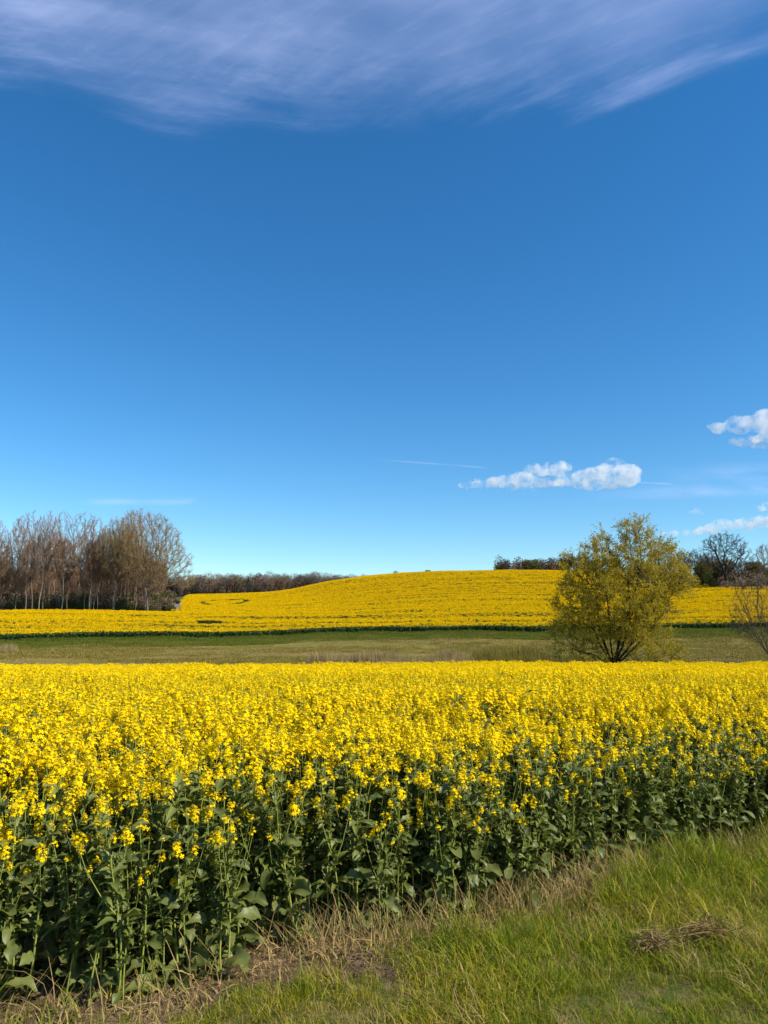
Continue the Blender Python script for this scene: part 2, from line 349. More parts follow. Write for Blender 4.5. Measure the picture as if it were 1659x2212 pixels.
# ------------------------------------------------------------------ rapeseed plants
def leaf_geom(L, Wd, seed, lobed=True, nu=11, droop=.55):
    r = np.random.default_rng(seed); s = np.linspace(0, 1, nu + 1); t = np.array([-1, -.5, 0, .5, 1])
    if lobed:
        w = Wd * np.interp(s, [0, .12, .25, .45, .7, .9, 1], [.10, .16, .50, .62, 1.0, .80, .10]) * (1 + r.uniform(-.12, .12, nu + 1) + .15 * np.where(np.arange(nu + 1) % 2, 1, -1) * np.interp(s, [0, .2, .55, 1], [.3, 1, .8, .2]))
    else:
        w = Wd * np.interp(s, [0, .1, .35, .7, 1], [.55, .85, 1.0, .65, .04]) * (1 + r.uniform(-.1, .1, nu + 1))
    Sx = np.repeat(s[:, None], 5, 1); T = np.repeat(t[None], nu + 1, 0); Wx = np.repeat(w[:, None], 5, 1)
    lean = r.uniform(-.12, .12)
    x = L * (Sx - .12 * Sx ** 3); y = Wx * T + L * lean * Sx ** 2
    z = L * (.30 * Sx - droop * Sx ** 2.2) + np.abs(T) * Wx * r.uniform(.25, .55) + np.sin(Sx * r.uniform(9, 14) + T * 2.2 + r.uniform(0, 6)) * Wx * .30 * np.abs(T)
    tw = r.uniform(-.9, .9) * Sx; y, z = y * np.cos(tw) - Wx * np.abs(T) * np.sin(tw) * .6, z + y * np.sin(tw)
    v = np.stack([x, y, z], -1).reshape(-1, 3)
    i = np.arange(nu)[:, None] * 5; j = np.arange(4)[None]
    f = np.stack([i + j, i + j + 1, i + 5 + j + 1, i + 5 + j], -1).reshape(-1, 4)
    return v, f
BIGLEAF = [leaf_geom((.21, .15, .24, .18, .13, .20, .16, .22)[k], (.040, .034, .052, .036, .028, .046, .038, .044)[k], 100 + k, True, droop=(.35, .75, .55, .2, .5, .9, .4, .65)[k]) for k in range(8)]
SMALLLEAF = [leaf_geom(.11, .019 + .004 * (k % 3), 200 + k, False, nu=5, droop=.25 + .12 * k) for k in range(5)]
def head_geom(nf, rad, hgt, seed, big=1.0, buds=True):
    """raceme: four-petalled flowers round the axis, green buds at its tip; slots 0 petal, 1 bud, 2 stem"""
    r = np.random.default_rng(seed); mb = MB()
    lopx, lopy = r.normal(0, .006, 2)
    for k in range(nf):
        q = (k + .5) / nf; th = k * 2.4 + r.uniform(-.5, .5)
        h = -hgt * .5 + hgt * q ** 1.15 + r.normal(0, .006); rr = rad * (1.05 - .75 * q ** 1.6) * r.uniform(.55, 1.3)
        c = np.array([math.cos(th) * rr + lopx * (1 - q), math.sin(th) * rr + lopy * (1 - q), h])
        nrm = np.array([math.cos(th) * (1.1 - .8 * q), math.sin(th) * (1.1 - .8 * q), .45 + .8 * q]) + r.normal(0, .25, 3); nrm /= np.linalg.norm(nrm)
        a = np.cross(nrm, r.normal(size=3)); a /= np.linalg.norm(a); b = np.cross(nrm, a); ps = .0070 * r.uniform(.85, 1.2) * big
        for e in (a, b, -a, -b):
            g = np.cross(nrm, e); tip = c + e * ps * 1.45 + nrm * ps * r.uniform(-.1, .35)
            mb.add([c - g * ps * .18, c + g * ps * .18, tip + g * ps * .62, tip - g * ps * .62], [[0, 1, 2, 3]], 0)
        base = np.array([0, 0, h - .012 - rr * .35]); side = np.cross(c - base, [0, 0, 1.0]); side = side / (np.linalg.norm(side) + 1e-9) * .0011
        mb.add([base - side, base + side, c], [[0, 1, 2]], 2)
    if buds:
        for k in range(8):
            th = k * 2.4; rr = .010 * math.sqrt(k / 8) * big; c = np.array([math.cos(th) * rr, math.sin(th) * rr, hgt * .5 + .010 - rr * .5]); l = .0055 * big; w = .0026 * big
            mb.add([c + [0, 0, -l], c + [w, 0, 0], c + [0, w, 0], c + [-w, 0, 0], c + [0, -w, 0], c + [0, 0, l]], [[0, 2, 1], [0, 3, 2], [0, 4, 3], [0, 1, 4], [5, 1, 2], [5, 2, 3], [5, 3, 4], [5, 4, 1]], 1)
    mb.add([[-.0016, 0, -hgt * .5 - .03], [.0016, 0, -hgt * .5 - .03], [.0012, 0, hgt * .5 + .008], [-.0012, 0, hgt * .5 + .008]], [[0, 1, 2, 3]], 2)
    mb.add([[0, -.0016, -hgt * .5 - .03], [0, .0016, -hgt * .5 - .03], [0, .0012, hgt * .5 + .008], [0, -.0012, hgt * .5 + .008]], [[0, 1, 2, 3]], 2)
    return mb
HEADS = [head_geom((30, 22, 36, 16, 26)[k], (.030, .026, .033, .022, .028)[k], (.060, .045, .085, .040, .070)[k], 300 + k) for k in range(5)] + [head_geom(9, .017, .026, 320 + k, .85) for k in range(2)]
LODHEADS = [head_geom(9, .027, .050, 330 + k, 1.6, False) for k in range(4)]
def plant_layout(seed, H, nbig, nbranch, budshare=0.0, nsmall=10, low=.10, hi=.66):
    """stem mesh, big leaves, small leaves and flower heads of one plant standing at the origin"""
    r = np.random.default_rng(seed); stem = MB(); small = MB(); leaves = []; heads = []
    lean = r.normal(0, .05, 2); t = np.linspace(0, 1, 7)
    def axis(q): return np.array([lean[0] * q * q * H + .012 * math.sin(q * 7 + seed), lean[1] * q * q * H + .012 * math.cos(q * 6 + seed), q * H])
    tube(stem, [axis(q) for q in t], .0075 - .005 * t, 5)
    ph = r.uniform(0, 6)
    for k in range(nbig):
        q = low + (hi - low) * (k + r.uniform(-.3, .3)) / max(nbig - 1, 1); q = max(.03, q); th = ph + k * 2.4 + r.uniform(-.3, .3)
        s = (1.12 - .70 * q) * r.uniform(.65, 1.2) * H
        rot = Euler((r.uniform(-.35, .35), r.uniform(-.75, .15), th)).to_matrix()
        leaves.append((int(r.integers(8)), axis(q), rot, s))
    def add_small(p, th, s):
        v, f = SMALLLEAF[int(r.integers(5))]
        small.add(xform(v, p, Euler((r.uniform(-.3, .3), r.uniform(-1.0, .0), th)).to_matrix(), s), f)
    tops = [(axis(1.0), np.array([lean[0], lean[1], 1.0]))]
    for k in range(nbranch):
        q0 = r.uniform(.42, .80); th = ph + 1.1 + k * 2.4; p0 = axis(q0); top = H * r.uniform(.82, 1.0); rad = (top - q0 * H) * r.uniform(.22, .55) + .02
        p2 = p0 + np.array([math.cos(th) * rad, math.sin(th) * rad, top - q0 * H]); p1 = p0 + np.array([math.cos(th) * rad * .75, math.sin(th) * rad * .75, (top - q0 * H) * .45])
        b = [(1 - w) ** 2 * p0 + 2 * w * (1 - w) * p1 + w * w * p2 for w in (0, .3, .65, 1)]
        tube(stem, b, [.0042, .0034, .0026, .0018], 4); tops.append((p2, p2 - p1))
        add_small(p0, th + .2, r.uniform(.9, 1.4)); add_small(b[1], th + 2.0, r.uniform(.5, .9)); add_small(b[2], th - 1.5, r.uniform(.35, .6))
    for k in range(nsmall):
        q = r.uniform(.30, .90); add_small(axis(q), ph + k * 2.4, r.uniform(.5, 1.35) * (1.25 - .6 * q))
    for p, d in tops:
        bud = r.uniform() < budshare; hv = int(5 + r.integers(2)) if bud else int(r.integers(5))
        rot = (Vector(d).normalized() + Vector(r.normal(0, .22, 3))).to_track_quat('Z', 'Y').to_matrix(); heads.append((hv, p, rot, r.uniform(.7, 1.25)))
    return stem, leaves, small, heads
def joined(seed, H, nbig, nbranch, budshare, nsmall, lod=False, low=.1, hi=.66):
    stem, leaves, small, heads = plant_layout(seed, H, nbig, nbranch, budshare, nsmall, low, hi); mb = MB()
    for v, f in zip(stem.v, stem.f): mb.add(v, f - f.min(), 0)
    for k, p, rot, s in leaves: mb.add(xform(BIGLEAF[k][0], p, rot, s), BIGLEAF[k][1], 1)
    for v, f in zip(small.v, small.f): mb.add(v, f - f.min(), 2)
    for k, p, rot, s in heads:
        h = LODHEADS[k % 4] if lod else HEADS[k]
        o = 0
        for v, f, m in zip(h.v, h.f, h.m):
            mb.add(xform(v, p, rot, s), f - o, (3, 4, 0)[int(m[0])]); o += len(v)
    return mb.mesh('rapeseed_plant', ['stem', 'leaf', 'leafs', 'petal', 'bud'])

# all plant positions of the nearer field
AY = np.linspace(3, 52, 200)
P = rng.uniform([-34, 3], [34, 52], (int(68 * 49 * 36), 2)); x, y = P.T
ed = edge_y(x)
keep = (y > ed + .06) & (y < field_end(x) + vnoise(x * .8, x * 0, 9) * .8) & (np.abs(x) < .60 * y + 2.5)
tram = np.abs(y - (40.5 + .05 * x + .8 * np.sin(x * .05))) < .45
keep &= ~(tram & (rng.uniform(size=len(x)) < .85))
P = P[keep]; ne = 420; xe = rng.uniform(-4.5, 7, ne); P = np.concatenate([P, np.stack([xe, edge_y(xe) + rng.uniform(.02, .5, ne)], 1)]); x, y = P.T; dist = (y - edge_y(x)) * .88
clump = vnoise(x * 1.3, y * 1.3, 21)
H = .93 + .15 * smooth(dist, .1, 2.2) + .18 * (clump - .5) + rng.normal(0, .055, len(x)) + .05 * (vnoise(x * .35, y * .35, 22) - .5)
H *= np.where(dist < .35, rng.uniform(.66, 1.0, len(x)), 1.0)
edgew = .30 + .6 * vnoise(x * 2.2, y * 2.2, 23) + .35 * smooth(x, -.6, 2.0)
zg = ground_z(x, y) - .01
inview = (np.abs(x) < .53 * y + .1) & (y > 3.2)
order = np.argsort(np.where(inview, dist + y * .03, 1e6)); near_ids = order[:300]; isnear = np.zeros(len(x), bool); isnear[near_ids] = True

BIGMESH = []
for k, (v, f) in enumerate(BIGLEAF):
    mb = MB(); mb.add(v, f); BIGMESH.append(mb.mesh('leaf', ['leaf']))
HEADMESH = [h.mesh('flower_cluster', ['petal', 'bud', 'stem']) for h in HEADS]
protos = []
for k in range(12):
    edgy = k < 6
    stem, leaves, small, heads = plant_layout(400 + k, 1.0, 11 if edgy else 7, 1 + k % 2 if edgy else 4, .6 if edgy else .12, 40 if edgy else 14, .02, .80 if edgy else .66)
    protos.append((stem.mesh('stem', ['stem']), leaves, small.mesh('small_leaves', ['leafs']), heads))
def place_plant(pr, loc, rz, s, tilt):
    sm, leaves, sl_, heads = pr
    root = empty('rapeseed_plant', loc, 0, s); root.rotation_euler = (tilt[0], tilt[1], rz)
    tag(root, 'leafy rapeseed plant with yellow flower heads in the front rows of the crop', 'plant', 'rapeseed plants along the near crop edge')
    obj('stem', sm, root); tag(obj('small_leaves', sl_, root), kind='stuff')
    for k, p, rot, ss in leaves:
        o = obj('leaf', BIGMESH[k], root); o.matrix_local = Matrix.Translation(p) @ rot.to_4x4() @ Matrix.Diagonal((ss, ss, ss, 1))
    for k, p, rot, ss in heads:
        o = obj('flower_cluster', HEADMESH[k], root); o.matrix_local = Matrix.Translation(p) @ rot.to_4x4() @ Matrix.Diagonal((ss, ss, ss, 1))
for i in near_ids:
    k = int(rng.integers(6)) if dist[i] < edgew[i] else int(6 + rng.integers(6))
    place_plant(protos[k], (x[i], y[i], zg[i]), rng.uniform(0, 6.28), H[i], rng.normal(0, .09, 2))

inner = [joined(500 + k, 1.0, 5, 6 + k % 3, .10, 12) for k in range(8)]
edgyj = [joined(520 + k, 1.0, 11, 1 + k % 2, .6, 38, low=.04, hi=.80) for k in range(4)]
lod = [joined(540 + k, 1.0, 3, 8 + k % 3, 0, 4, True) for k in range(6)]
m = ~isnear
idx = np.where(y > 17, 12 + rng.integers(0, 6, len(x)), np.where(dist < edgew, 8 + rng.integers(0, 4, len(x)), rng.integers(0, 8, len(x))))
scatter('rapeseed_crop', np.stack([x, y, zg], 1)[m], yaw(len(x), .05)[m], H[m], idx[m], inner + edgyj + lod, 'dense yellow flowering rapeseed crop filling the nearer field', 'crop')

# yellowed fallen leaves and clods at the foot of the crop
def clod_mesh(seed):
    r = np.random.default_rng(seed); import bmesh
    bm = bmesh.new(); bmesh.ops.create_icosphere(bm, subdivisions=1, radius=1)
    for vv in bm.verts: vv.co *= r.uniform(.6, 1.25); vv.co.z *= .6
    me = bpy.data.meshes.new('clod'); bm.to_mesh(me); bm.free(); me.materials.append(MAT['clod']); return me
n = 5200; cxs = rng.uniform(-5, 7, n); cys = edge_y(cxs) + rng.normal(-.12, .30, n)
scatter('soil_clods', np.stack([cxs, cys, ground_z(cxs, cys)], 1), yaw(n, .4), rng.lognormal(-4.6, .55, n), rng.integers(0, 4, n), [clod_mesh(k) for k in range(4)], 'crumbly brown soil clods along the foot of the crop', 'soil')
for k, (c, r_, s) in enumerate(((312, 931, 1.0), (544, 897, .8), (614, 874, .7))):
    px, py = pix_ground(c, r_)
    v, f = leaf_geom(.07 * s, .022 * s, 700 + k, False); mb = MB(); mb.add(v, f)
    o = obj('fallen_leaf', mb.mesh('fallen_leaf', ['deadleaf'])); o.location = (px, py, gz(px, py) + .04); o.rotation_euler = (.2, -.3, 1.0 + 2 * k)
    tag(o, ('yellowed dead leaf on bare soil under the middle of the crop edge', 'small yellowed leaf at the crop foot beside dry stalks', 'tiny yellowed leaf at the foot of the crop farther along the verge')[k], 'leaf', 'yellowed leaves')

# ------------------------------------------------------------------ verge grass
def blades(n, h0, h1, w, spread, seed, m=0, bend=.5, mats=None, matp=None):
    r = np.random.default_rng(seed); mb = MB()
    th = r.uniform(0, 6.283, n); h = r.uniform(h0, h1, n); b = bend * r.uniform(.2, 1.3, n) * h; p = r.normal(0, spread, (n, 2))
    d = np.stack([np.cos(th), np.sin(th)], 1); sd = np.stack([-np.sin(th + r.normal(0, .7, n)), np.cos(th)], 1)
    rows = []
    for q in (0, .35, .7, 1.0):
        c = p + d * (b * q ** 2)[:, None]; z = h * (q - .22 * bend * q ** 3); ww = w * (1 - q) ** .6 * r.uniform(.8, 1.2, n) if q else w * np.ones(n)
        rows.append(np.stack([np.concatenate([c - sd * ww[:, None], z[:, None]], 1), np.concatenate([c + sd * ww[:, None], z[:, None]], 1)], 1))
    V = np.stack(rows, 1)                       # n,4,2,3
    base = np.arange(n)[:, None, None] * 8; k = np.arange(3)[None, :, None] * 2; F = (base + k + np.array([0, 1, 3, 2])).reshape(-1, 4)
    mm = np.zeros(n, int) if matp is None else r.choice(len(matp), n, p=matp)
    mb.add(V.reshape(-1, 3), F); mb.m[-1] = np.repeat(mm, 3)
    return mb.mesh('grass_tuft', mats or ['grassA', 'grassB', 'dry'])
GM = ['grassA', 'grassB', 'dry']
tufts = [blades(46, .04, .125, .0022, .05, 800 + k, bend=1.0, mats=GM, matp=[.62, .32, .06]) for k in range(4)]          # mown green
tufts += [blades(44, .04, .12, .0022, .05, 810 + k, bend=1.1, mats=GM, matp=[.25, .65, .10]) for k in range(4)]         # yellowish
tufts += [blades(24, .12, .30, .0026, .04, 820 + k, bend=.8, mats=GM, matp=[.72, .18, .10]) for k in range(4)]          # long
tufts += [blades(40, .03, .12, .0016, .05, 830 + k, bend=1.3, mats=GM, matp=[.14, .20, .66]) for k in range(3)]         # dry thatch
n = 52000; vx = rng.uniform(-7, 11, n); vy = rng.uniform(.6, 12, n); gap = edge_y(vx) - vy
bare = (vnoise(vx * .9 + 3, vy * .9, 41) * .5 + vnoise(vx * 3, vy * 3, 42) * .5)
# bare soil strip in front of the recess of the crop
rx0, ry0 = pix_ground(300, 958); strip = np.exp(-((vx - rx0) / .50) ** 4) * smooth(gap, .62, .36) * (.75 + .4 * vnoise(vx * 6, vy * 6, 49))
keep = (gap > -.10) & (np.abs(vx) < .62 * vy + 2.2) & (rng.uniform(size=n) > strip * 1.1) & (rng.uniform(size=n) < np.where(gap < .26, .14 + .55 * smooth(vx, .5, 2.0), 1.0)) & (rng.uniform(size=n) < .75 + .5 * vnoise(vx * 5, vy * 5, 47))
vx, vy, gap, bare = vx[keep], vy[keep], gap[keep], bare[keep]; n = len(vx)
yel = smooth(vnoise(vx * .55 + 9, vy * .8, 43) * .6 + vnoise(vx * 2.1, vy * 2.1, 44) * .4 + .16 * smooth(gap, .3, 2.0), .46, .72); u1 = rng.uniform(size=n)
idx = np.where(u1 < yel, 4 + rng.integers(0, 4, n), rng.integers(0, 4, n))
idx = np.where((gap < .8) & (rng.uniform(size=n) < .45 * smooth(gap, .85, .1) * (strip[keep] < .15)), 8 + rng.integers(0, 4, n), idx)
idx = np.where(rng.uniform(size=n) < .05 + .55 * smooth(bare, .62, .78) + (.25 - .17 * smooth(vx, .2, 1.5)) * smooth(gap, .3, .05), 12 + rng.integers(0, 3, n), idx)
scl = (.5 + .6 * vnoise(vx * 2.6, vy * 2.6, 48)) * rng.uniform(.65, 1.4, n) * (1 + .25 * vnoise(vx * 1.2, vy * 1.2, 45)) * np.where(idx < 8, .75 + .5 * smooth(gap, 1.6, .5), 1)
scl = scl * (1 - .45 * np.exp(-((vx - rx0) / .7) ** 4) * smooth(gap, 1.5, .8))
scatter('verge_grass', np.stack([vx, vy, ground_z(vx, vy) - .005], 1), yaw(n, .12), scl, idx, tufts, 'short green and yellow grass of the verge in front of the crop', 'grass')
# dry stalks standing between verge and crop
stalk = [blades(7, .18, .42, .0021, .035, 850 + k, bend=.75, mats=['dry']) for k in range(4)]
n = 260; sx = np.concatenate([rng.normal(.95, .35, 90), rng.normal(1.75, .22, 60), rng.normal(-.1, .5, 40), rng.uniform(-3, 6, 70)]); sy = edge_y(sx) - np.abs(rng.normal(.02, .14, n)) + .05
scatter('dry_stalks', np.stack([sx, sy, ground_z(sx, sy)], 1), yaw(n, .15), rng.uniform(.6, 1.05, n), rng.integers(0, 4, n), stalk, 'pale dry grass stalks at the foot of the crop', 'dry grass')
lit = [blades(9, .02, .06, .0025, .05, 860 + k, bend=2.6, mats=['dry', 'heap', 'grassA'], matp=[.45, .35, .20]) for k in range(4)]
n = 1900; lx = rng.uniform(-4.5, 6.5, n); ly = edge_y(lx) + rng.normal(-.18, .22, n); k_ = rng.uniform(size=n) > .7 * smooth(lx, .6, 2.0); lx, ly = lx[k_], ly[k_]; n = len(lx)
scatter('plant_litter', np.stack([lx, ly, ground_z(lx, ly) + .004], 1), yaw(n, .35), rng.uniform(.6, 1.5, n), rng.integers(0, 4, n), lit, 'dry plant litter scattered over the soil at the crop foot', 'litter')
# two heaps of cut dry grass on the verge
for (c, r_, wd, ln, lb) in ((655, 957, .11, 1.0, 'matted heap of dry cut grass, the nearer and more compact of two on the verge'), (705, 943, .15, 1.7, 'long loose strip of dry cut grass on the verge behind the compact heap')):
    px, py = pix_ground(c, r_); q = np.random.default_rng(int(c)); nb = 300; mb = MB()
    cc = np.stack([q.normal(0, wd * .5 * ln, nb), q.normal(0, wd * .35, nb), np.abs(q.normal(0, .03, nb)) + .015], 1); cc[:, 2] += .045 * np.exp(-(cc[:, 0] / wd) ** 2 - (cc[:, 1] / wd * 1.5) ** 2)
    dd = q.normal(size=(nb, 3)); dd[:, 2] *= .35; dd /= np.linalg.norm(dd, axis=1, keepdims=True); L = q.uniform(.03, .08, nb)[:, None]
    sd = np.cross(dd, q.normal(size=(nb, 3))); sd = sd / np.linalg.norm(sd, axis=1, keepdims=True) * .0017
    v, f = quads(cc, dd * L, sd); mb.add(v, f)
    o = obj('dry_grass_heap', mb.mesh('dry_grass_heap', ['heap'])); o.location = (px, py, gz(px, py)); o.rotation_euler[2] = .25; tag(o, lb, 'dry grass')

# ------------------------------------------------------------------ far rapeseed field on the hill
def far_clump(seed, ny, ng, top=1.0):
    r = np.random.default_rng(seed); mb = MB(); global rng
    Pq = np.stack([r.uniform(-.33, .33, ny), r.uniform(-.33, .33, ny), top * r.uniform(.86, 1.10, ny)], 1); a = randdir(ny, .6); b = perp(a); c = np.cross(a, b); s = r.uniform(.028, .048, ny)[:, None]
    v, f = quads(Pq, b * s, c * s); mb.add(v, f, 0)
    Pq = np.stack([r.uniform(-.4, .4, ng), r.uniform(-.4, .4, ng), r.uniform(.05, .95, ng) * top], 1); a = randdir(ng); b = perp(a); s = r.uniform(.06, .13, ng)[:, None]
    v, f = quads(Pq, a * s, b * s * .7); mb.add(v, f, 1)
    return mb.mesh('far_rapeseed', ['farpetal', 'farleaf'])
fcl = [far_clump(900 + k, 34, 14) for k in range(6)] + [far_clump(910 + k, 3, 26, .8) for k in range(3)]
n = 900000; fx = rng.uniform(-330, 330, n); fy = rng.uniform(100, 445, n); a = fx / fy
keep = (np.abs(a) < .62) & (fy > hill_edge(fx, fy) + .4) & (rng.uniform(size=n) < np.clip(260 / fy, .35, 1))
ymax = np.interp(a, [-.7, -.285, -.262, -.10, 0, .25, .38, .45, .7], [174, 176, 432, 432, 345, 330, 300, 243, 236])
keep &= fy < ymax
fx, fy, a = fx[keep], fy[keep], a[keep]; n = len(fx)
cross = vnoise(fx * .006, fy * .10, 51) * .45 + vnoise(fx * .008, fy * .45, 52) * .42 + vnoise(fx * .25, fy * .25, 53) * .13
phase = fy - .00035 * (fx - 60) ** 2 * np.sign(1) + 2.5 * vnoise(fx * .02, fy * 0, 54)
tram = np.abs((phase - 141) % 24 - 12) < .5
tram2 = np.abs((phase - 147.5) % 96 - 48) < .9
hs = .84 + .26 * smooth(cross, .3, .7) + rng.normal(0, .05, n)
green = (rng.uniform(size=n) < .38 * smooth(cross, .52, .30)) | (tram & (rng.uniform(size=n) < .9)) | (tram2 & (rng.uniform(size=n) < .8))
hs = np.where(tram | tram2, hs * .55, hs)
# trampled bare-green loops in the hollow beside the wood and a small gap near the lower edge
def blob(c, yy, rc, ry, th=1.0):
    return ((a - acol(c)) / (rc / 735)) ** 2 + ((fy - yy) / ry) ** 2 < th
ring = (((a - acol(226)) / (24 / 735)) ** 2 + ((fy - 262) / 34) ** 2)
g2 = ((ring < 1.15) & (ring > .6) & (fy > 232)) | blob(238, 283, 8, 9) | blob(208, 226, 6, 6) | blob(212, 138, 14, 3.2) | blob(176, 134, 22, 1.0)
hs = np.where(g2, .42, hs); green |= g2
idx = np.where(green, 6 + rng.integers(0, 3, n), rng.integers(0, 6, n))
frn = fy - hill_edge(fx, fy) < 1.6
hs = np.where(frn, hs * rng.uniform(.8, 1.1, n), hs)
grow_ = np.clip(fy / 230, .8, 1.3)
scatter('hill_rapeseed_crop', np.stack([fx, fy, ground_z(fx, fy)], 1), yaw(n, .06), np.stack([grow_, grow_, hs], 1), idx, fcl, 'yellow rapeseed crop covering the hill beyond the meadow', 'crop')
# dark green stalks of the crop's lower edge
wallm = [far_clump(930 + k, 2, 70, 1.0) for k in range(4)]
n = 2600; wx = rng.uniform(-85, 85, n); wy = hill_edge(wx, np.full(n, 118.0)); wy = hill_edge(wx, wy) + rng.uniform(-.1, .7, n)
scatter('hill_crop_edge', np.stack([wx, wy, ground_z(wx, wy)], 1), yaw(n, .05), rng.uniform(.85, 1.1, n), rng.integers(0, 4, n), wallm, 'dark green stalk wall along the lower edge of the hill crop', 'crop')

# ------------------------------------------------------------------ meadow, bank, reeds
mt = [blades(26, .04, .14, .008, .22, 950 + k, bend=.9, mats=['meadow', 'dry'], matp=[.8, .2]) for k in range(3)] + [blades(26, .03, .09, .006, .22, 955 + k, bend=.9, mats=['meadow', 'dry'], matp=[.25, .75]) for k in range(3)]
n = 110000; mx = rng.uniform(-85, 85, n); my = rng.uniform(50, 126, n); keep = (np.abs(mx) < .62 * my) & (my > field_end(mx)) & (my < hill_edge(mx, my) - 4); mx, my = mx[keep], my[keep]; n = len(mx)
dn = vnoise(mx * .09, my * .22, 61) * .6 + vnoise(mx * .5, my * .7, 62) * .4
dn = dn - .16 * smooth(mx, 6, 22)
idx = np.where(rng.uniform(size=n) < smooth(dn, .42, .66), 3, 0) + rng.integers(0, 3, n)
scatter('meadow_grass', np.stack([mx, my, ground_z(mx, my)], 1), yaw(n, .1), rng.uniform(.7, 1.3, n) * (.7 + 2.6 * np.clip(vnoise(mx * .7, my * .45, 66) * .6 + vnoise(mx * .15, my * .1, 67) * .4 - .25, 0, 1)), idx, mt, 'low mottled grass of the valley meadow', 'grass')
bt = [blades(34, .18, .55, .012, .20, 960 + k, bend=.8, mats=['bank', 'meadow'], matp=[.85, .15]) for k in range(4)]
n = 30000; bx = rng.uniform(-85, 85, n); t = rng.uniform(size=n); by = hill_edge(bx, np.full(n, 120.0)); by = hill_edge(bx, by) - .3 - 12 * t ** 1.3
bn_ = vnoise(bx * .35, by * .6, 63)
scatter('bank_grass', np.stack([bx, by, ground_z(bx, by)], 1), yaw(n, .1), (.45 + .9 * bn_) * rng.uniform(.7, 1.2, n) * (1.1 - .5 * t), rng.integers(0, 4, n), bt, 'rough dark green grass on the bank below the hill crop', 'grass')
rd = [blades(18, .6, 1.2, .012, .16, 970 + k, bend=.18, mats=['reed', 'meadow'], matp=[.9, .1]) for k in range(4)]
def reed_strip(name, n, c0, c1, y0, y1, hh, label, sources):
    ca = rng.uniform(c0, c1, n); yy = y0 + (y1 - y0) * rng.uniform(size=n); xx = at_col(ca, yy)
    den = vnoise(xx * .6, yy * .6, 64); s = hh * (.55 + .6 * den) * rng.uniform(.75, 1.2, n) * smooth(ca, c0, c0 + 18) ** .5
    return scatter(name, np.stack([xx, yy, ground_z(xx, yy)], 1), yaw(n, .07), np.maximum(s, .15), rng.integers(0, 4, n), sources, label, 'reeds')
reed_strip('reeds', 2600, 300, 470, 56, 61, 1.45, 'dry beige reeds standing at the near side of the meadow', rd)
reed_strip('reeds', 2000, 455, 572, 56, 62, 1.35, 'tall reeds in the shade of the large willow', [blades(16, .6, 1.4, .011, .16, 975 + k, bend=.15, mats=['meadow', 'reed'], matp=[.65, .35]) for k in range(4)])  # willow's shade put into the blade colours: darker, greener mix than the other reeds
reed_strip('reeds', 420, -25, 26, 88, 97, .95, 'dry pale reed patch at the meadow end below the wood', rd)
reed_strip('reeds', 700, 690, 800, 58, 63, .75, 'low brown reeds between the willow and the small bare tree', rd)

# ------------------------------------------------------------------ trees
def env(ells, n, shell=.35):
    w = np.array([e[3] * e[4] * e[5] for e in ells]); out = []
    for e, k in zip(ells, rng.multinomial(n, w / w.sum())):
        d = randdir(k); r = rng.uniform(0, 1, k) ** (1 / 3); r = np.where(rng.uniform(size=k) < shell, rng.uniform(.85, 1, k), r)
        out.append(np.array(e[:3]) + d * r[:, None] * np.array(e[3:6]))
    return np.concatenate(out)
def grow(att, starts, D, kill=2.0, infl=12.0, trop=(0, 0, .25), wob=.25, iters=150, gravity=0.0):
    """space colonisation; starts = list of (points, parent) chains already laid"""
    pos = [np.array(p, float) for p, _ in starts]; par = [q for _, q in starts]
    Pn = np.array(pos); d2 = ((att[:, None] - Pn[None]) ** 2).sum(-1); near = d2.argmin(1); dm = np.sqrt(d2.min(1)); alive = np.ones(len(att), bool)
    trop = np.array(trop); pos = list(Pn)
    for it in range(iters):
        act = alive & (dm < infl * D * (3 if it < 30 else 1))
        if not act.any(): break
        ids = near[act]; dv = att[act] - np.array(pos)[ids]; dv /= np.linalg.norm(dv, axis=1, keepdims=True) + 1e-9
        uq, inv = np.unique(ids, return_inverse=True); sm = np.zeros((len(uq), 3)); np.add.at(sm, inv, dv); cnt = np.bincount(inv)[:, None]
        dr = sm / cnt + trop + rng.normal(0, wob, sm.shape); dr /= np.linalg.norm(dr, axis=1, keepdims=True) + 1e-9
        new = np.array(pos)[uq] + dr * D
        i0 = len(pos); pos.extend(new); par.extend(uq.tolist())
        dd = np.sqrt(((att[:, None] - new[None]) ** 2).sum(-1)); b = dd.argmin(1); bd = dd[np.arange(len(att)), b]
        up = bd < dm; near = np.where(up, i0 + b, near); dm = np.where(up, bd, dm)
        stuck = np.zeros(len(att), bool); stuck[np.where(act)[0]] = ~up[act] & (rng.uniform(size=act.sum()) < .3)
        alive &= (dm > kill * D) & ~stuck
    return np.array(pos), np.array(par)
def radii(pos, par, r0, e=2.3):
    n = len(pos); acc = np.zeros(n); nch = np.bincount(par[par >= 0], minlength=n)
    for i in range(n - 1, -1, -1):
        if nch[i] == 0: acc[i] = r0 ** e
        if par[i] >= 0: acc[par[i]] += acc[i]
    return acc ** (1 / e)
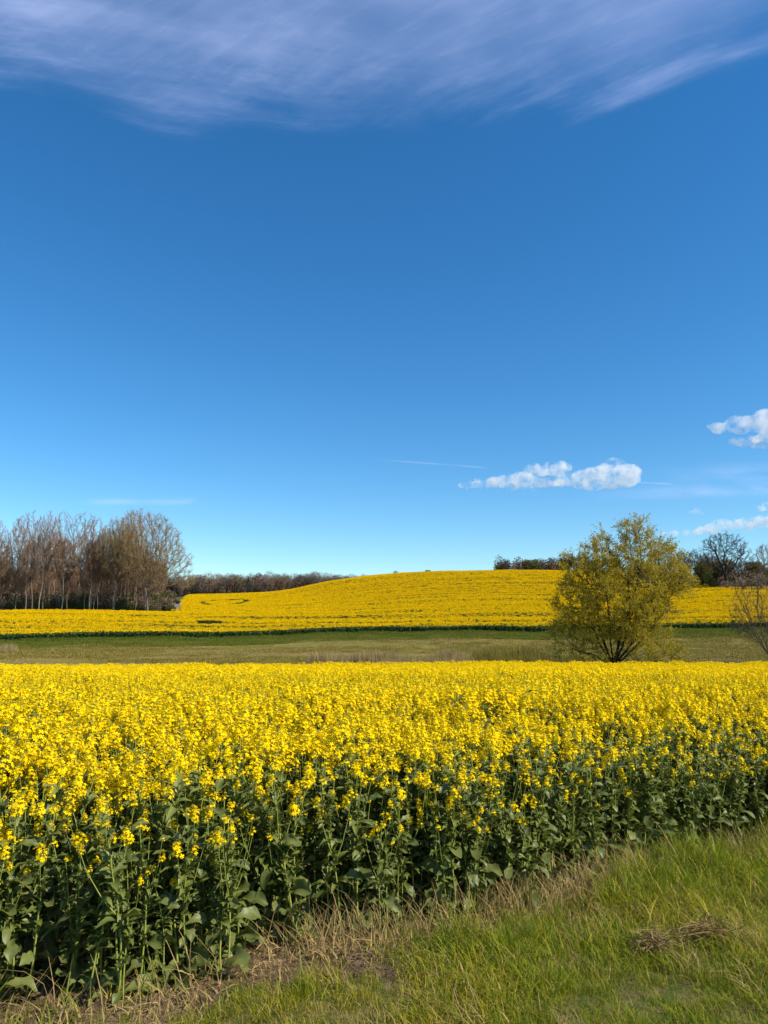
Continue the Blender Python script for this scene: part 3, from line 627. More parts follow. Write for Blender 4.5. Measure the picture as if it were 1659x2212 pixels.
def limb_mesh(pos, par, r, name, m, flare=1.35):
    i = np.where(par >= 0)[0]; p = par[i]; main = np.full(len(pos), -1); best = np.zeros(len(pos))
    for k, q in zip(i, p):
        if r[k] > best[q]: best[q] = r[k]; main[q] = k
    ismain = main[p] == i; d = pos[i] - pos[p]; d /= np.linalg.norm(d, axis=1, keepdims=True) + 1e-9
    dn = np.zeros_like(pos); dn[i] = d; root = np.where(par < 0)[0]; dn[root] = [0, 0, 1.0]
    d0 = np.where(ismain[:, None], dn[p], d); r0 = np.where(ismain, r[p], np.minimum(r[i] * 1.25, r[p])); r0 = np.where(par[p] < 0, r0 * flare, r0)
    mb = MB()
    for lo, hi, n in ((0, .03, 3), (.03, .09, 4), (.09, .25, 6), (.25, 9, 9)):
        s = (r[i] >= lo) & (r[i] < hi)
        if not s.any(): continue
        ref = np.array([.53, .82, .21]); th = np.arange(n) * 2 * math.pi / n
        def ring(c, dd, rr):
            a = np.cross(dd, ref); a /= np.linalg.norm(a, axis=1, keepdims=True) + 1e-9; b = np.cross(dd, a)
            return c[:, None] + rr[:, None, None] * (a[:, None] * np.cos(th)[None, :, None] + b[:, None] * np.sin(th)[None, :, None])
        A = ring(pos[p][s], d0[s], r0[s]); B = ring(pos[i][s], d[s], r[i][s]); k = s.sum(); V = np.concatenate([A, B], 1).reshape(-1, 3)
        bs = np.arange(k)[:, None] * 2 * n; j = np.arange(n)[None]; j2 = (j + 1) % n
        mb.add(V, np.stack([bs + j, bs + j2, bs + n + j2, bs + n + j], -1).reshape(-1, 4))
    return mb.mesh(name, [m])
def twigs(mb, pos, par, r, rmax, per, L, w, m=0, up=.3, droop=0.0, spread=1.0):
    """thin curved shoots on the finest limbs; returns points along the shoots and their directions"""
    i = np.where((r < rmax) & (par >= 0))[0]; i = np.repeat(i, per); d = pos[i] - pos[par[i]]; d /= np.linalg.norm(d, axis=1, keepdims=True) + 1e-9
    p = pos[i] - d * rng.uniform(0, 1, (len(i), 1)) * np.linalg.norm(pos[i] - pos[par[i]], axis=1, keepdims=True)
    dr = d * 1.0 + rng.normal(0, .55 * spread, d.shape) + [0, 0, up]; dr /= np.linalg.norm(dr, axis=1, keepdims=True)
    ln = L * rng.uniform(.45, 1.2, len(i))[:, None]; mid = p + dr * ln * .5 + rng.normal(0, .06, d.shape) * ln; end = p + dr * ln + np.array([0, 0, -1.0]) * droop * ln + rng.normal(0, .1, d.shape) * ln
    sd = perp(dr) * w
    n = len(i); V = np.stack([p - sd, p + sd, mid + sd * .6, mid - sd * .6, end], 1).reshape(-1, 3); b = np.arange(n)[:, None] * 5
    mb.add(V, (b + np.array([0, 1, 2, 3])).reshape(-1, 4), m); mb.add(np.zeros((0, 3)), np.zeros((0, 3), int), m)
    mb.f[-1] = (b + np.array([3, 2, 4])).reshape(-1, 3) + (mb.n - 5 * n); mb.m[-1] = np.full(n, m)
    return p, mid, end, dr
def foliage(mb, tw, per, s, m, jit=.12, size=1.0):
    p, mid, end, dr = tw; k = np.repeat(np.arange(len(p)), per); t = rng.uniform(.15, 1.05, len(k))[:, None]
    c = p[k] * (1 - t) + end[k] * t + rng.normal(0, jit, (len(k), 3)); a = dr[k] + rng.normal(0, .7, (len(k), 3)); a /= np.linalg.norm(a, axis=1, keepdims=True); b = perp(a); sz = s * rng.uniform(.6, 1.3, (len(k), 1))
    v, f = quads(c, b * sz * .42, a * sz, .35); mb.add(v, f, m)
def trunk_chain(h, n, wobx=.15, lean=(0, 0)):
    st = [((0, 0, 0), -1)]; ph = rng.uniform(0, 6)
    for k in range(1, n + 1):
        q = k / n; st.append(((lean[0] * q + wobx * math.sin(ph + q * 4) * q, lean[1] * q + wobx * math.cos(ph + q * 3) * q, h * q), k - 1))
    return st
def tree_meshes(ells, natt, trunk, D, bark, twig, r0, per, tl, tw, leaf=None, leafn=2, leafs=.1, trop=(0, 0, .25), wob=.25, kill=2.0, e=2.3, up=.3, droop=0, rmax=None, shell=.35, jit=.12, spread=1.0, leaf2=None):
    pos, par = grow(env(ells, natt, shell), trunk, D, kill, trop=trop, wob=wob); r = radii(pos, par, r0, e)
    tm = limb_mesh(pos, par, r, 'trunk', bark); mb = MB(); t = twigs(mb, pos, par, r, rmax or r0 * 2.2, per, tl, tw, 0, up, droop, spread)
    if leaf: foliage(mb, t, leafn, leafs, 1, jit)
    if leaf2:
        k = rng.uniform(size=len(t[0])) < .5; foliage(mb, [q[k] for q in t], leafn, leafs, 2, jit)
    print('tree', len(pos), mb.n); cm = mb.mesh('crown', [twig] + ([leaf] if leaf else []) + ([leaf2] if leaf2 else []))
    return tm, cm
def put_tree(name, ms, x_, y_, label, cat='tree', group=None, s=1.0, rz=0.0, sx=1.0, dz=-.05):
    root = empty(name, (x_, y_, gz(x_, y_) + dz), rz, s); root.scale = (s * sx, s * sx, s)
    obj('trunk', ms[0], root); obj('crown', ms[1], root); tag(root, label, cat, group); return root

# the willow: several stems splaying from one stool, fine yellow-green leaf
wy_ = 61.0; wx_ = at_col(607, wy_)
st = [((0, 0, 0), -1), ((.05, 0, .45), 0)]
def limb(p0, pts_):
    q = p0
    for p in pts_: st.append((p, q)); q = len(st) - 1
    return q
limb(1, [(-.5, .1, 1.1), (-1.0, .2, 2.0), (-1.5, .1, 3.2), (-2.0, 0, 4.4)])
limb(1, [(-.15, -.2, 1.2), (-.3, -.3, 2.6), (-.3, -.4, 4.2), (-.4, -.3, 5.8)])
limb(1, [(.45, .2, 1.1), (1.1, .3, 2.2), (1.6, .5, 3.6), (1.7, .4, 5.4), (1.6, .2, 7.0)])
limb(1, [(.8, -.1, .9), (1.9, -.3, 2.0), (3.1, -.4, 3.3), (4.3, -.4, 4.6)])
limb(1, [(.1, .6, 1.2), (.2, 1.4, 2.8), (.4, 1.8, 4.6)])
limb(1, [(.2, -.7, 1.1), (.5, -1.5, 2.4), (.7, -2.0, 4.0)])
limb(1, [(-.9, -.3, .8), (-2.0, -.6, 1.3), (-3.2, -.6, 1.6)])
limb(1, [(1.2, -.5, .55), (2.4, -.9, .7), (3.6, -1.1, .8)])
limb(1, [(.3, .1, 1.2), (.7, .1, 2.6), (1.3, .2, 4.2), (2.0, .1, 6.0), (2.5, 0, 8.0)])
limb(1, [(-.3, .3, 1.2), (-.7, .5, 2.6), (-1.0, .6, 4.4), (-1.1, .5, 6.4)])
limb(1, [(.6, -.5, 1.2), (1.5, -1.0, 2.4), (2.4, -1.2, 4.0), (3.2, -1.0, 5.8)])
WE = [(1.0, 0, 6.3, 3.9, 3.4, 3.9), (2.3, 0, 9.2, 2.2, 2.1, 2.3), (2.5, 0, 10.5, 1.4, 1.4, 1.5), (4.3, 0, 8.0, 2.1, 2.2, 2.3), (5.8, 0, 6.6, 1.8, 1.6, 1.1), (-.7, 0, 8.5, 1.7, 1.8, 2.0), (-2.6, 0, 7.4, 1.8, 2.0, 2.0), (-2.6, 0, 5.0, 2.0, 2.2, 2.2),
      (-3.5, 0, 3.1, 1.6, 1.8, 1.5), (-3.3, 0, 1.6, 1.8, 1.6, 1.0), (-.6, -.6, 2.6, 2.3, 2.2, 1.7), (1.8, -.4, 3.0, 1.8, 2.2, 1.6), (3.7, 0, 3.9, 1.8, 2.0, 1.9), (4.4, -.4, 1.5, 2.3, 1.6, .95)]
cl_ = env(WE, 330, .45); att = cl_[rng.integers(0, len(cl_), 4800)] + rng.normal(0, .36, (4800, 3)); att = np.concatenate([att, env(WE, 1100, .1)]); att = att[att[:, 2] > .3]
pos, par = grow(att, st, .30, 1.5, trop=(0, 0, .12), wob=.3); r = radii(pos, par, .011, 2.02)
tm = limb_mesh(pos, par, r, 'trunk', 'barkdark', 1.5); mb = MB(); t = twigs(mb, pos, par, r, .016, 4, .8, .006, 0, .25, .12); foliage(mb, t, 11, .066, 1, .06); print('willow', len(pos), mb.n)
big = put_tree('willow_tree', (tm, mb.mesh('crown', ['twigolive', 'willow'])), wx_, wy_, 'large spreading yellow-green willow beyond the near field', s=1.02, sx=.96)

# small bare tree at the frame's edge
bs = [((0, 0, 0), -1), ((0, 0, .5), 0), ((.03, 0, 1.0), 1)]
st = bs
for k in range(9):
    th = k * 2.4; q = rng.uniform(.5, 1.0); limb(2, [(math.cos(th) * .5 * q, math.sin(th) * .5 * q, 1.7), (math.cos(th) * 1.1 * q, math.sin(th) * 1.1 * q, 2.9)])
by0 = 61.5
ms = tree_meshes([(0, 0, 4.9, 2.7, 2.6, 2.6), (0, 0, 3.2, 2.9, 2.7, 1.5)], 1500, bs, .3, 'bark', 'twigdark', .012, 5, .8, .008, 'budgreen', 1, .04, trop=(0, 0, .45), wob=.18, kill=1.45, e=2.4, up=.5)
put_tree('bare_tree', ms, at_col(760, by0), by0, 'small bare many-stemmed tree beside the meadow, right of the willow', sx=1.15)

# tree kinds of the wood
def kind_poplar(): return tree_meshes([(0, 0, 16, 5.2, 4.8, 7), (2.2, .5, 20, 3.8, 3.4, 5.5), (-2.6, 0, 19, 3.6, 3.2, 5.5), (.3, 0, 22.5, 3.4, 3.0, 3.6)], 2000, trunk_chain(8, 10, .4), .7, 'bark', 'twig', .021, 14, 1.1, .016, trop=(0, 0, .30), wob=.22, kill=1.45, up=.4, spread=1.0)
def kind_fork(): return tree_meshes([(-2.8, 0, 19, 3.6, 3.6, 6.5), (3.0, 0, 19, 4.0, 3.6, 6.5), (0, 0, 15, 4.6, 4.2, 6)], 2000, trunk_chain(7, 9, .5), .7, 'bark', 'twig', .021, 14, 1.1, .016, trop=(0, 0, .38), wob=.24, kill=1.45, up=.35, spread=1.0)
def kind_olive(): return tree_meshes([(0, 0, 16, 5.2, 5, 7.5), (0, 0, 20.5, 3.6, 3.6, 4)], 1700, trunk_chain(6.5, 9, .4), .65, 'bark', 'twigolive', .021, 10, 1.2, .016, 'twigolive', 2, .08, trop=(0, 0, .3), wob=.25, kill=1.45, up=.4)
def kind_wide(): return tree_meshes([(0, 0, 15, 8.4, 7, 8.0), (-3.0, 0, 19, 4.6, 4.2, 6.2), (4.2, 0, 11.5, 6.4, 5, 5.4), (8.2, 0, 8.0, 3.0, 3, 2.6), (1, 0, 20, 4, 4, 4)], 3700, trunk_chain(5, 8, .3), .65, 'bark', 'twigolive', .022, 10, 1.2, .016, 'twigolive', 2, .08, trop=(0, 0, .15), wob=.28, kill=1.45, up=.35)
def kind_slim(b='barkpale', tw='twigrust'): return tree_meshes([(0, 0, 14, 2.6, 2.6, 7)], 800, trunk_chain(7.5, 9, .35), .7, b, tw, .022, 12, 1.8, .024, trop=(0, 0, .5), wob=.22, kill=1.45, up=.5)
def lumps(n, w, h):
    return [(0, 0, h * .55, w * .75, w * .75, h * .36)] + [(rng.uniform(-.55, .55) * w, rng.uniform(-.55, .55) * w, h * rng.uniform(.35, .80), w * rng.uniform(.35, .55), w * rng.uniform(.35, .55), h * rng.uniform(.16, .24)) for _ in range(n)]
def kind_round(tw='twiggrey', lf=None, l2=None): return tree_meshes(lumps(8, 5.8, 13.2), 1500, trunk_chain(2.0, 4, .2), .6, 'barkdark', tw, .022, 9, 1.3, .034, lf, 2, .22, trop=(0, 0, .2), wob=.3, kill=1.45, up=.3)
POP, FORK, OLIVE, WIDE = kind_poplar(), kind_fork(), kind_olive(), kind_wide()
SLIM = [kind_slim(), kind_slim('bark', 'twigrust'), kind_slim('barkpale', 'twig')]
ROUND = [kind_round(), kind_round('twigolive', 'budgreen'), kind_round('twigdark')]
yw = 181.0
def wood_tree(ms, c, yy, top_row, h0, label, group=None, rz=0, sx=1.0, name='bare_tree'):
    xx = at_col(c, yy); g = gz(xx, yy); s = (zrow(yy, top_row) - g) / h0
    return put_tree(name, ms, xx, yy, label, 'tree', group, s, rz, sx)
wood_tree(WIDE, 152, yw, 507, 25.2, 'broad olive-brown tree with thick trunk at the open end of the wood', sx=.98, name='wood_edge_tree')
wood_tree(OLIVE, 118, yw + 1, 513, 25.2, 'olive-brown budding tree next to the broad tree at the wood end', rz=.6, sx=.9)
wood_tree(OLIVE, 132, yw + 9, 507, 25.2, 'tall budding tree behind, between the two olive-brown trees of the wood', rz=2.6, sx=.8)
wood_tree(FORK, 73, yw + 1, 506, 26.5, 'tall bare reddish tree forking low, in the middle of the wood edge', rz=.1, sx=.85)
wood_tree(POP, 49, yw + 3, 504, 27.5, 'tall narrow bare tree with pale leaning trunk in the wood front', rz=1.2, sx=.75)
wood_tree(POP, 38, yw + 1, 505, 27.5, 'tall bare reddish tree with dark trunk beside the pale leaning one', rz=3.4, sx=.95)
wood_tree(POP, 93, yw + 9, 512, 27.0, 'bare reddish tree set back between the low-forking tree and the olive-brown ones', rz=5.2, sx=.95)
wood_tree(FORK, 22, yw + 8, 514, 26.5, 'bare reddish tree set back between pale-trunked and dark-trunked wood trees', rz=2.0, sx=.8)
wood_tree(POP, 2, yw, 515, 27.5, 'bare pale-trunked tree at the very edge of the photograph in the wood', rz=4.6, sx=.8)
inner_lab = ('slender bare trunk inside the dark wood behind its front trees', 'inner trees of the wood')
for k in range(42):
    c = rng.uniform(-30, 168) if k < 42 else 0; yy = yw + (rng.uniform(.5, 6) if k % 3 == 0 else rng.uniform(6, 34))
    top = 520 + 28 * rng.uniform() + 16 * max(0, (c - 120) / 50)
    if k % 3 == 0: top += 8
    wood_tree(SLIM[k % 3], c, yy, top, 21.5, inner_lab[0], inner_lab[1], rz=rng.uniform(0, 6), sx=rng.uniform(.85, 1.25))
# undergrowth of the wood
def shrub(seed, n, w, h, mats, s=.16):
    r_ = np.random.default_rng(seed); mb = MB(); d = randdir(n, .2); c = d * (r_.uniform(0, 1, (n, 1)) ** .45) * [w, w, h * .5] + [0, 0, h * .5]; c[:, 2] = np.maximum(c[:, 2], .05)
    a = randdir(n); b = perp(a); z = s * r_.uniform(.5, 1.3, (n, 1)); v, f = quads(c, a * z, b * z * .6); mb.add(v, f); mb.m[-1] = r_.integers(0, len(mats), n)
    for q in range(14):
        th = r_.uniform(0, 6.28); tip = np.array([math.cos(th) * w * .7, math.sin(th) * w * .7, h * r_.uniform(.6, 1.0)]); tube(mb, [np.zeros(3), tip * [.3, .3, .5], tip], [.04, .03, .01], 3, len(mats))
    return mb.mesh('shrub', list(mats) + ['bark'])
shr = [shrub(1000 + k, 260, 1.3, 2.6 + k, ['under', 'budgreen'], .17) for k in range(3)] + [shrub(1010 + k, 300, 1.6, 3.4 + k, ['twigrust', 'twigdark'], .14) for k in range(3)]
n = 1500; uc = rng.uniform(-160, 178, n); uy = yw + np.where(rng.uniform(size=n) < .5, rng.uniform(6, 40, n), rng.uniform(30, 110, n)); ux = at_col(uc, uy)
scatter('undergrowth', np.stack([ux, uy, ground_z(ux, uy)], 1), yaw(n, .05), rng.uniform(.5, 1.2, n) * np.where(uc > 155, .75, 1) * (1 + .9 * smooth(uy, yw + 30, yw + 80)), np.where(rng.uniform(size=n) < .65, 0, 3) + rng.integers(0, 3, n), shr, 'green and brown undergrowth on the floor of the wood', 'undergrowth')
n = 420; uc = rng.uniform(-160, 166, n); uy = yw + rng.uniform(26, 110, n); ux = at_col(uc, uy)
scatter('wood_interior', np.stack([ux, uy, ground_z(ux, uy)], 1), yaw(n, .0), rng.uniform(.55, .8, n), rng.integers(0, 3, n), [m_ for m_ in [s_[1] for s_ in SLIM]], 'brown tangle of twigs deep inside the wood', 'wood')

# raised hide at the end of the wood
hy = 178.5; hx = at_col(181.3, hy); hide = empty('raised_hide', (hx, hy, gz(hx, hy)), .15); tag(hide, 'small grey wooden raised hide at the end of the wood', 'hunting hide')
def box(mb, c, s):
    c = np.array(c); s = np.array(s) / 2; v = np.array([[i, j, k] for i in (-1, 1) for j in (-1, 1) for k in (-1, 1)]) * s + c
    mb.add(v, [[0, 1, 3, 2], [4, 6, 7, 5], [0, 4, 5, 1], [2, 3, 7, 6], [0, 2, 6, 4], [1, 5, 7, 3]])
def part(nm, boxes, m_, parent):
    mb = MB()
    for b_ in boxes: box(mb, *b_)
    return obj(nm, mb.mesh(nm, [m_], False), parent)
part('cabin', [((0, 0, 2.05), (1.3, 1.3, .06)), ((0, .62, 2.7), (1.3, .05, 1.24)), ((-.62, 0, 2.7), (.05, 1.18, 1.24)), ((.62, 0, 2.7), (.05, 1.18, 1.24)), ((0, -.62, 2.42), (1.3, .05, .68)), ((0, -.62, 3.24), (1.3, .05, .16)), ((-.55, -.62, 2.96), (.2, .05, .4)), ((.55, -.62, 2.96), (.2, .05, .4))], 'wood', hide)
part('roof', [((0, 0, 3.38), (1.65, 1.65, .08))], 'barkdark', hide)
for sx_ in (-.55, .55):
    for sy_ in (-.55, .55): part('leg', [((sx_, sy_, 1.01), (.10, .10, 2.02))], 'bark', hide)
lad = part('ladder', [((-.22, -.95, 1.0), (.06, .06, 2.0)), ((.22, -.95, 1.0), (.06, .06, 2.0))], 'wood', hide)
for q in range(5): part('rung', [((0, -.95, .3 + .38 * q), (.38, .04, .04))], 'wood', lad)

# far forest beyond the hollow: one mass, with the crowns that stand out as trees of their own
n = 620; fc_ = rng.uniform(60, 372, n); fyy = 436 + rng.uniform(0, 60, n); fxx = at_col(fc_, fyy)
srcs = [s_ for s_ in (ROUND[0][1], ROUND[2][1], ROUND[1][1], SLIM[0][1], SLIM[1][1])]
both = []
def lodtree(seed, w, h, mats, n=420, s=.34):
    r_ = np.random.default_rng(seed); mb = MB(); d = randdir(n, .15); c = d * (r_.uniform(0, 1, (n, 1)) ** .4) * [w, w, h * .40] + [0, 0, h * .60]
    a = randdir(n, .4); b = perp(a); z = s * r_.uniform(.6, 1.5, (n, 1)); v, f = quads(c, b * z * .22, a * z * 1.6, .3); mb.add(v, f); mb.m[-1] = r_.integers(0, len(mats), n)
    tube(mb, [(0, 0, 0), (.1, 0, h * .3), (0, .1, h * .75)], [.3, .22, .08], 5, len(mats))
    for q in range(7):
        th = r_.uniform(0, 6.28); z0 = h * r_.uniform(.25, .5); tip = np.array([math.cos(th) * w * .7, math.sin(th) * w * .7, h * r_.uniform(.6, .9)]); tube(mb, [(0, 0, z0), tip * [.4, .4, .75], tip], [.13, .08, .03], 3, len(mats))
    return mb.mesh('far_tree', list(mats) + ['barkdark'])
fts = [lodtree(1100 + k, 4.2, 13.5 + k % 3, mm) for k, mm in enumerate((['twiggrey'], ['twigdark', 'twiggrey'], ['twigrust', 'twiggrey'], ['twiggrey', 'budgreen'], ['twigdark'], ['twigrust']))]
hmax = np.interp(fc_, [60, 270, 320, 372], [.92, .88, .70, .42])
scatter('far_forest', np.stack([fxx, fyy, ground_z(fxx, fyy) - .3], 1), yaw(n), rng.uniform(.62, 1.08, n) * hmax, rng.integers(0, 6, n), fts, 'grey-brown far forest in the hollow left of the hill', 'forest')
n2 = 500; c2 = rng.uniform(60, 372, n2); y2 = 434 + rng.uniform(0, 40, n2); x2 = at_col(c2, y2)
scatter('far_forest_undergrowth', np.stack([x2, y2, ground_z(x2, y2)], 1), yaw(n2), rng.uniform(.8, 1.4, n2) * np.interp(c2, [60, 300, 372], [1, .9, .4]), 3 + rng.integers(0, 3, n2), shr, 'brown undergrowth at the foot of the far forest', 'undergrowth')
def far_tree(ms, c, yy, top, h0, label, sx=1.0, rz=0, group=None): return wood_tree(ms, c, yy, top, h0, label, group, rz, sx, 'far_tree')
far_tree(ROUND[0], 316, 432, 569, 13.8, 'grey round crown rising above the end of the far forest', 1.0)
far_tree(ROUND[2], 302, 440, 571.5, 13.8, 'dark round crown rising left of the tallest far forest crown', 1.0, 2)
far_tree(ROUND[0], 348, 432, 575, 13.8, 'low broad grey tree just before the hill hides the far forest', 1.0, 1)
far_tree(ROUND[2], 335, 440, 574, 13.8, 'grey tree between the tallest crown and the end of the far forest', 1.0, 4)
def conifer(h, w):
    mb = MB(); n_ = 500; q = rng.uniform(0, 1, n_) ** .7; th = rng.uniform(0, 6.28, n_); rr = w * (1 - q) * rng.uniform(.5, 1, n_); c = np.stack([np.cos(th) * rr, np.sin(th) * rr, .8 + q * (h - .9)], 1)
    a = np.stack([np.cos(th), np.sin(th), -.35 * np.ones(n_)], 1); b = perp(a); v, f = quads(c, b * .10, a * .38, .3); mb.add(v, f); tr = MB(); tube(tr, [(0, 0, 0), (0, 0, h * .9)], [.22, .04], 6)
    return tr.mesh('trunk', ['barkdark']), mb.mesh('crown', ['conifer'])
CON = conifer(14, 2.6)
far_tree(CON, 250, 432, 576, 14, 'dark pointed conifer poking above the far forest')
far_tree(CON, 332, 425, 578.5, 14, 'dark conifer by the far forest, next to the hill slope', .9)
far_tree(CON, 198 + 61 - 2, 445, 577.5, 14, 'second dark conifer in the far forest, beside the pointed one', .8)
# trees peeping over the hill's crest
for c, top, yy, ms, lb in ((368, 575, 372, ROUND[0], 'low grey treetop just over the falling crest of the hill'), (380, 573.5, 372, ROUND[2], 'treetop peeping over the crest, left of the rounder one'), (396, 569.5, 368, ROUND[0], 'small round treetop peeping over the hill crest'), (427, 569, 365, ROUND[1], 'tiny lone treetop showing over the middle of the hill crest'), (390, 573, 380, ROUND[1], 'faint treetop between two rounder ones over the hill crest')):
    far_tree(ms, c, yy, top, 13.8, lb, 1.0, c)
# row of trees on the hilltop
for c, top, yy, ms, lb, sx in ((504, 556.5, 330, ROUND[2], 'dark grey round tree, first of the row on the hilltop', 1.15), (527, 557.5, 333, ROUND[1], 'yellowish-green budding tree in the hilltop row', 1.2), (541, 556.5, 337, ROUND[0], 'grey bare tree in the hilltop row behind the yellowish one', 1.0), (552, 555, 331, ROUND[2], 'dark bare tree in the hilltop row nearer the willow', 1.0),
                              (564, 554.5, 333, ROUND[1], 'greenish budding tree in the hilltop row next to the willow', 1.1), (577, 554, 335, ROUND[0], 'grey tree of the hilltop row half behind the willow', 1.1), (592, 556, 335, ROUND[2], 'dark hilltop tree seen only through the willow', 1.1), (516, 560, 340, ROUND[0], 'low grey tree between the first two of the hilltop row', 1.0), (610, 556, 330, ROUND[0], 'grey hilltop tree hidden behind the willow crown', 1.1)):
    far_tree(ms, c, yy, top, 13.8, lb, sx, c)
n = 70; uc = rng.uniform(496, 640, n); uy = rng.uniform(326, 345, n); ux = at_col(uc, uy)
scatter('hilltop_thicket', np.stack([ux, uy, ground_z(ux, uy)], 1), yaw(n, .05), rng.uniform(1.0, 1.9, n), rng.integers(0, 6, n), shr, 'low brown thicket under the row of hilltop trees', 'thicket')
# wood on the right-hand slope
oak_st = trunk_chain(4.2, 7, .25); st = oak_st; q = len(st) - 1
limb(q, [(-1.2, 0, 5.4), (-2.6, .2, 6.6), (-4.2, .2, 7.4)]); limb(q, [(.3, .2, 6.0), (-.3, .3, 8.5), (.1, 0, 11)]); limb(q, [(1.3, -.2, 5.6), (2.6, -.4, 7.2), (3.8, 0, 9.2)]); limb(q, [(1.9, .2, 4.9), (4.0, .2, 6.6), (5.6, 0, 7.6)]); limb(q, [(-.9, 0, 6.4), (-2.0, 0, 9.0), (-2.6, 0, 11)])
OAK = tree_meshes([(0, 0, 11.5, 7.2, 6, 5.2), (-4, 0, 8.8, 4.2, 4, 2.8), (4.6, 0, 9.2, 4.4, 4, 3.2), (0, 0, 14, 4.6, 4.2, 3)], 2300, oak_st, .5, 'barkdark', 'twigdark', .026, 7, .9, .022, trop=(0, 0, .05), wob=.5, kill=1.6, e=2.05, up=.2)
wood_tree(OAK, 722, 236, 530, 17.3, 'large gnarled bare oak with dark limbs on the slope behind the willow', name='oak_tree')
wood_tree(SLIM[1], 760, 236, 542, 21.5, 'bare upright tree next to the gnarled oak at the picture edge', rz=.7, sx=1.3)
for k, (c, top, yy, ms, sx) in enumerate(((678, 548, 266, ROUND[0], 1.1), (692, 546, 266, ROUND[0], 1.0), (706, 550, 262, ROUND[0], 1.0), (738, 557, 262, ROUND[0], 1.0), (752, 558, 262, ROUND[1], 1.1), (664, 551, 266, ROUND[0], 1.0), (650, 555, 268, ROUND[2], 1.0), (775, 548, 252, ROUND[2], 1.1), (800, 545, 250, ROUND[0], 1.1), (636, 557, 272, ROUND[0], 1.0), (716, 556, 250, ROUND[1], 1.0), (700, 558, 250, ROUND[1], 1.0))):
    wood_tree(ms, c, yy, top, 13.8, 'grey-brown tree in the thick wood behind the gnarled oak', 'trees of the wood behind the oak', k * 1.7, sx, 'wood_tree')
n = 330; uc = rng.uniform(625, 860, n); uy = rng.uniform(240, 272, n); ux = at_col(uc, uy)
scatter('thicket', np.stack([ux, uy, ground_z(ux, uy)], 1), yaw(n, .05), rng.uniform(.7, 1.5, n), rng.integers(0, 6, n), shr, 'dark thicket along the foot of the wood behind the oak', 'thicket')
bsh = [shrub(1030 + k, 900, 2.6, 3.6, ['twig', 'twiggrey'], .10) for k in range(2)]
for k, (c, yy, s, lb) in enumerate(((738, 226, 1.25, 'reddish-grey bare bush below the gnarled oak'), (757, 224, 1.5, 'larger reddish-grey bush between the oak and the small bare tree'), (778, 223, 1.4, 'reddish-grey bush at the picture edge'), (722, 232, .9, 'low dark bush at the foot of the gnarled oak'))):
    xx = at_col(c, yy); root = obj('bush', bsh[k % 2]); root.location = (xx, yy, gz(xx, yy)); root.rotation_euler[2] = k; root.scale = (s, s, s); tag(root, lb, 'bush')

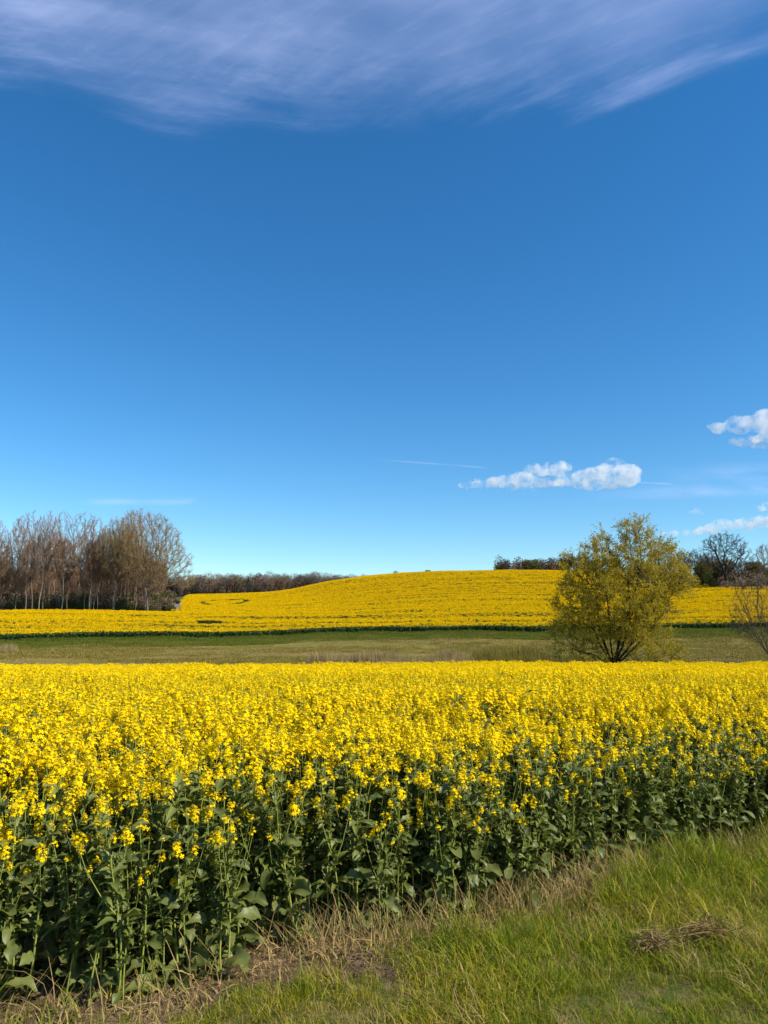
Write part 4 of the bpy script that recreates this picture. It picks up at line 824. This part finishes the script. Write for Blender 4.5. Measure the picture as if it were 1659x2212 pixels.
# ------------------------------------------------------------------ cumulus clouds
def cloud_mat():
    m = bpy.data.materials.new('cloud_vapour'); m.use_nodes = True; t = m.node_tree; t.nodes.clear()
    p = N(t, 'ShaderNodeNewGeometry').outputs['Position']
    nz = N(t, 'ShaderNodeTexNoise', {'Vector': p, 'Scale': .017, 'Detail': 8.0, 'Roughness': .74}).outputs[0]
    d = M(t, 'MULTIPLY', sstep(t, nz, .45, .68), .024)
    vol = N(t, 'ShaderNodeVolumePrincipled', {'Color': (.995, .995, .995, 1), 'Density': d, 'Anisotropy': 0.0})
    N(t, 'ShaderNodeOutputMaterial', {'Volume': vol.outputs[0]}); return m
MAT['cloud'] = cloud_mat()
def cloud(name, puffs, dist, label, voxel=9.0):
    """puffs: (column, row, radius in columns) on the sky, at one distance"""
    import bmesh
    bm = bmesh.new(); q = np.random.default_rng(len(puffs)); c0 = None
    for c, r_, w, h in puffs:
        d = pix_dir(c, r_); d = d / d[1] * dist; p = Vector(d) + Vector((0, 0, EYE)); k = dist / FPX
        if c0 is None: c0 = p.copy()
        for j in range(7):
            o = Vector((q.normal(0, w * .5), q.normal(0, w * .5), q.normal(0, h * .38))) * k if j else Vector((0, 0, 0))
            rr = k * (h * .8 if j == 0 else h * q.uniform(.35, .65))
            mt_ = Matrix.Translation(p - c0 + o) @ Matrix.Diagonal((q.uniform(1.5, 2.4) * rr, q.uniform(1.5, 2.2) * rr, rr * .85, 1))
            bmesh.ops.create_icosphere(bm, subdivisions=2, radius=1, matrix=mt_)
    me = bpy.data.meshes.new(name); bm.to_mesh(me); bm.free()
    o = bpy.data.objects.new(name, me); COL.objects.link(o); o.location = c0
    md = o.modifiers.new('r', 'REMESH'); md.mode = 'VOXEL'; md.voxel_size = voxel
    tx = bpy.data.textures.new('cl', 'CLOUDS'); tx.noise_scale = 48; tx.noise_depth = 5
    dm = o.modifiers.new('d', 'DISPLACE'); dm.texture = tx; dm.strength = 26; dm.mid_level = .28; dm.texture_coords = 'LOCAL'
    dg = bpy.context.evaluated_depsgraph_get(); dg.update(); new = bpy.data.meshes.new_from_object(o.evaluated_get(dg)); o.modifiers.clear(); o.data = new
    new.materials.clear(); new.materials.append(MAT['cloud'])
    return tag(o, label, 'cloud')
def row_of(pts_):
    return pts_
A = [(462, 485.2, 8, 2.4), (472, 484.8, 9, 3.4), (482, 484, 9, 4.5), (494, 482.5, 10, 6.5), (505, 481, 11, 8), (520, 481, 10, 9), (534, 482, 10, 7), (545, 484, 8, 5), (530, 471, 9, 5), (545, 470, 8, 6), (560, 468, 7, 9), (552, 470, 8, 6), (562, 482, 9, 6), (578, 480, 10, 8), (594, 476, 10, 11), (608, 473, 9, 13), (620, 473, 7, 13), (627, 472, 4, 9)]
cloud('cumulus_cloud', A, 4000, 'long white cumulus cloud above and left of the willow')
B = [(722, 427, 8, 5), (735, 423, 8, 8), (748, 424, 8, 9), (760, 424, 8, 10), (772, 420, 9, 12), (742, 442, 8, 5), (754, 441, 9, 7), (768, 440, 9, 8), (785, 430, 10, 12)]
cloud('cumulus_cloud', B, 3600, 'ragged white cloud high at the picture edge, above the others')
C = [(664, 533.8, 9, 2.4), (674, 533.5, 9, 3), (686, 533, 9, 3.2), (698, 531.5, 9, 3.8), (708, 529, 9, 5), (718, 527.5, 9, 5.5), (726, 526, 10, 6), (742, 524, 10, 7), (758, 522, 10, 8), (775, 520, 11, 9), (795, 520, 12, 10)]
cloud('cumulus_cloud', C, 5200, 'low flat-based white cloud just above the gnarled oak')
cloud('cumulus_cloud', [(696, 511.5, 3.5, 3.2), (692, 512, 3, 2)], 5200, 'small round white puff of cloud above the willow shoulder', 6)
cloud('cumulus_cloud', [(764, 507.5, 5, 4), (775, 508, 5, 4)], 5200, 'small cloud fragment at the picture edge above the low cloud', 6)
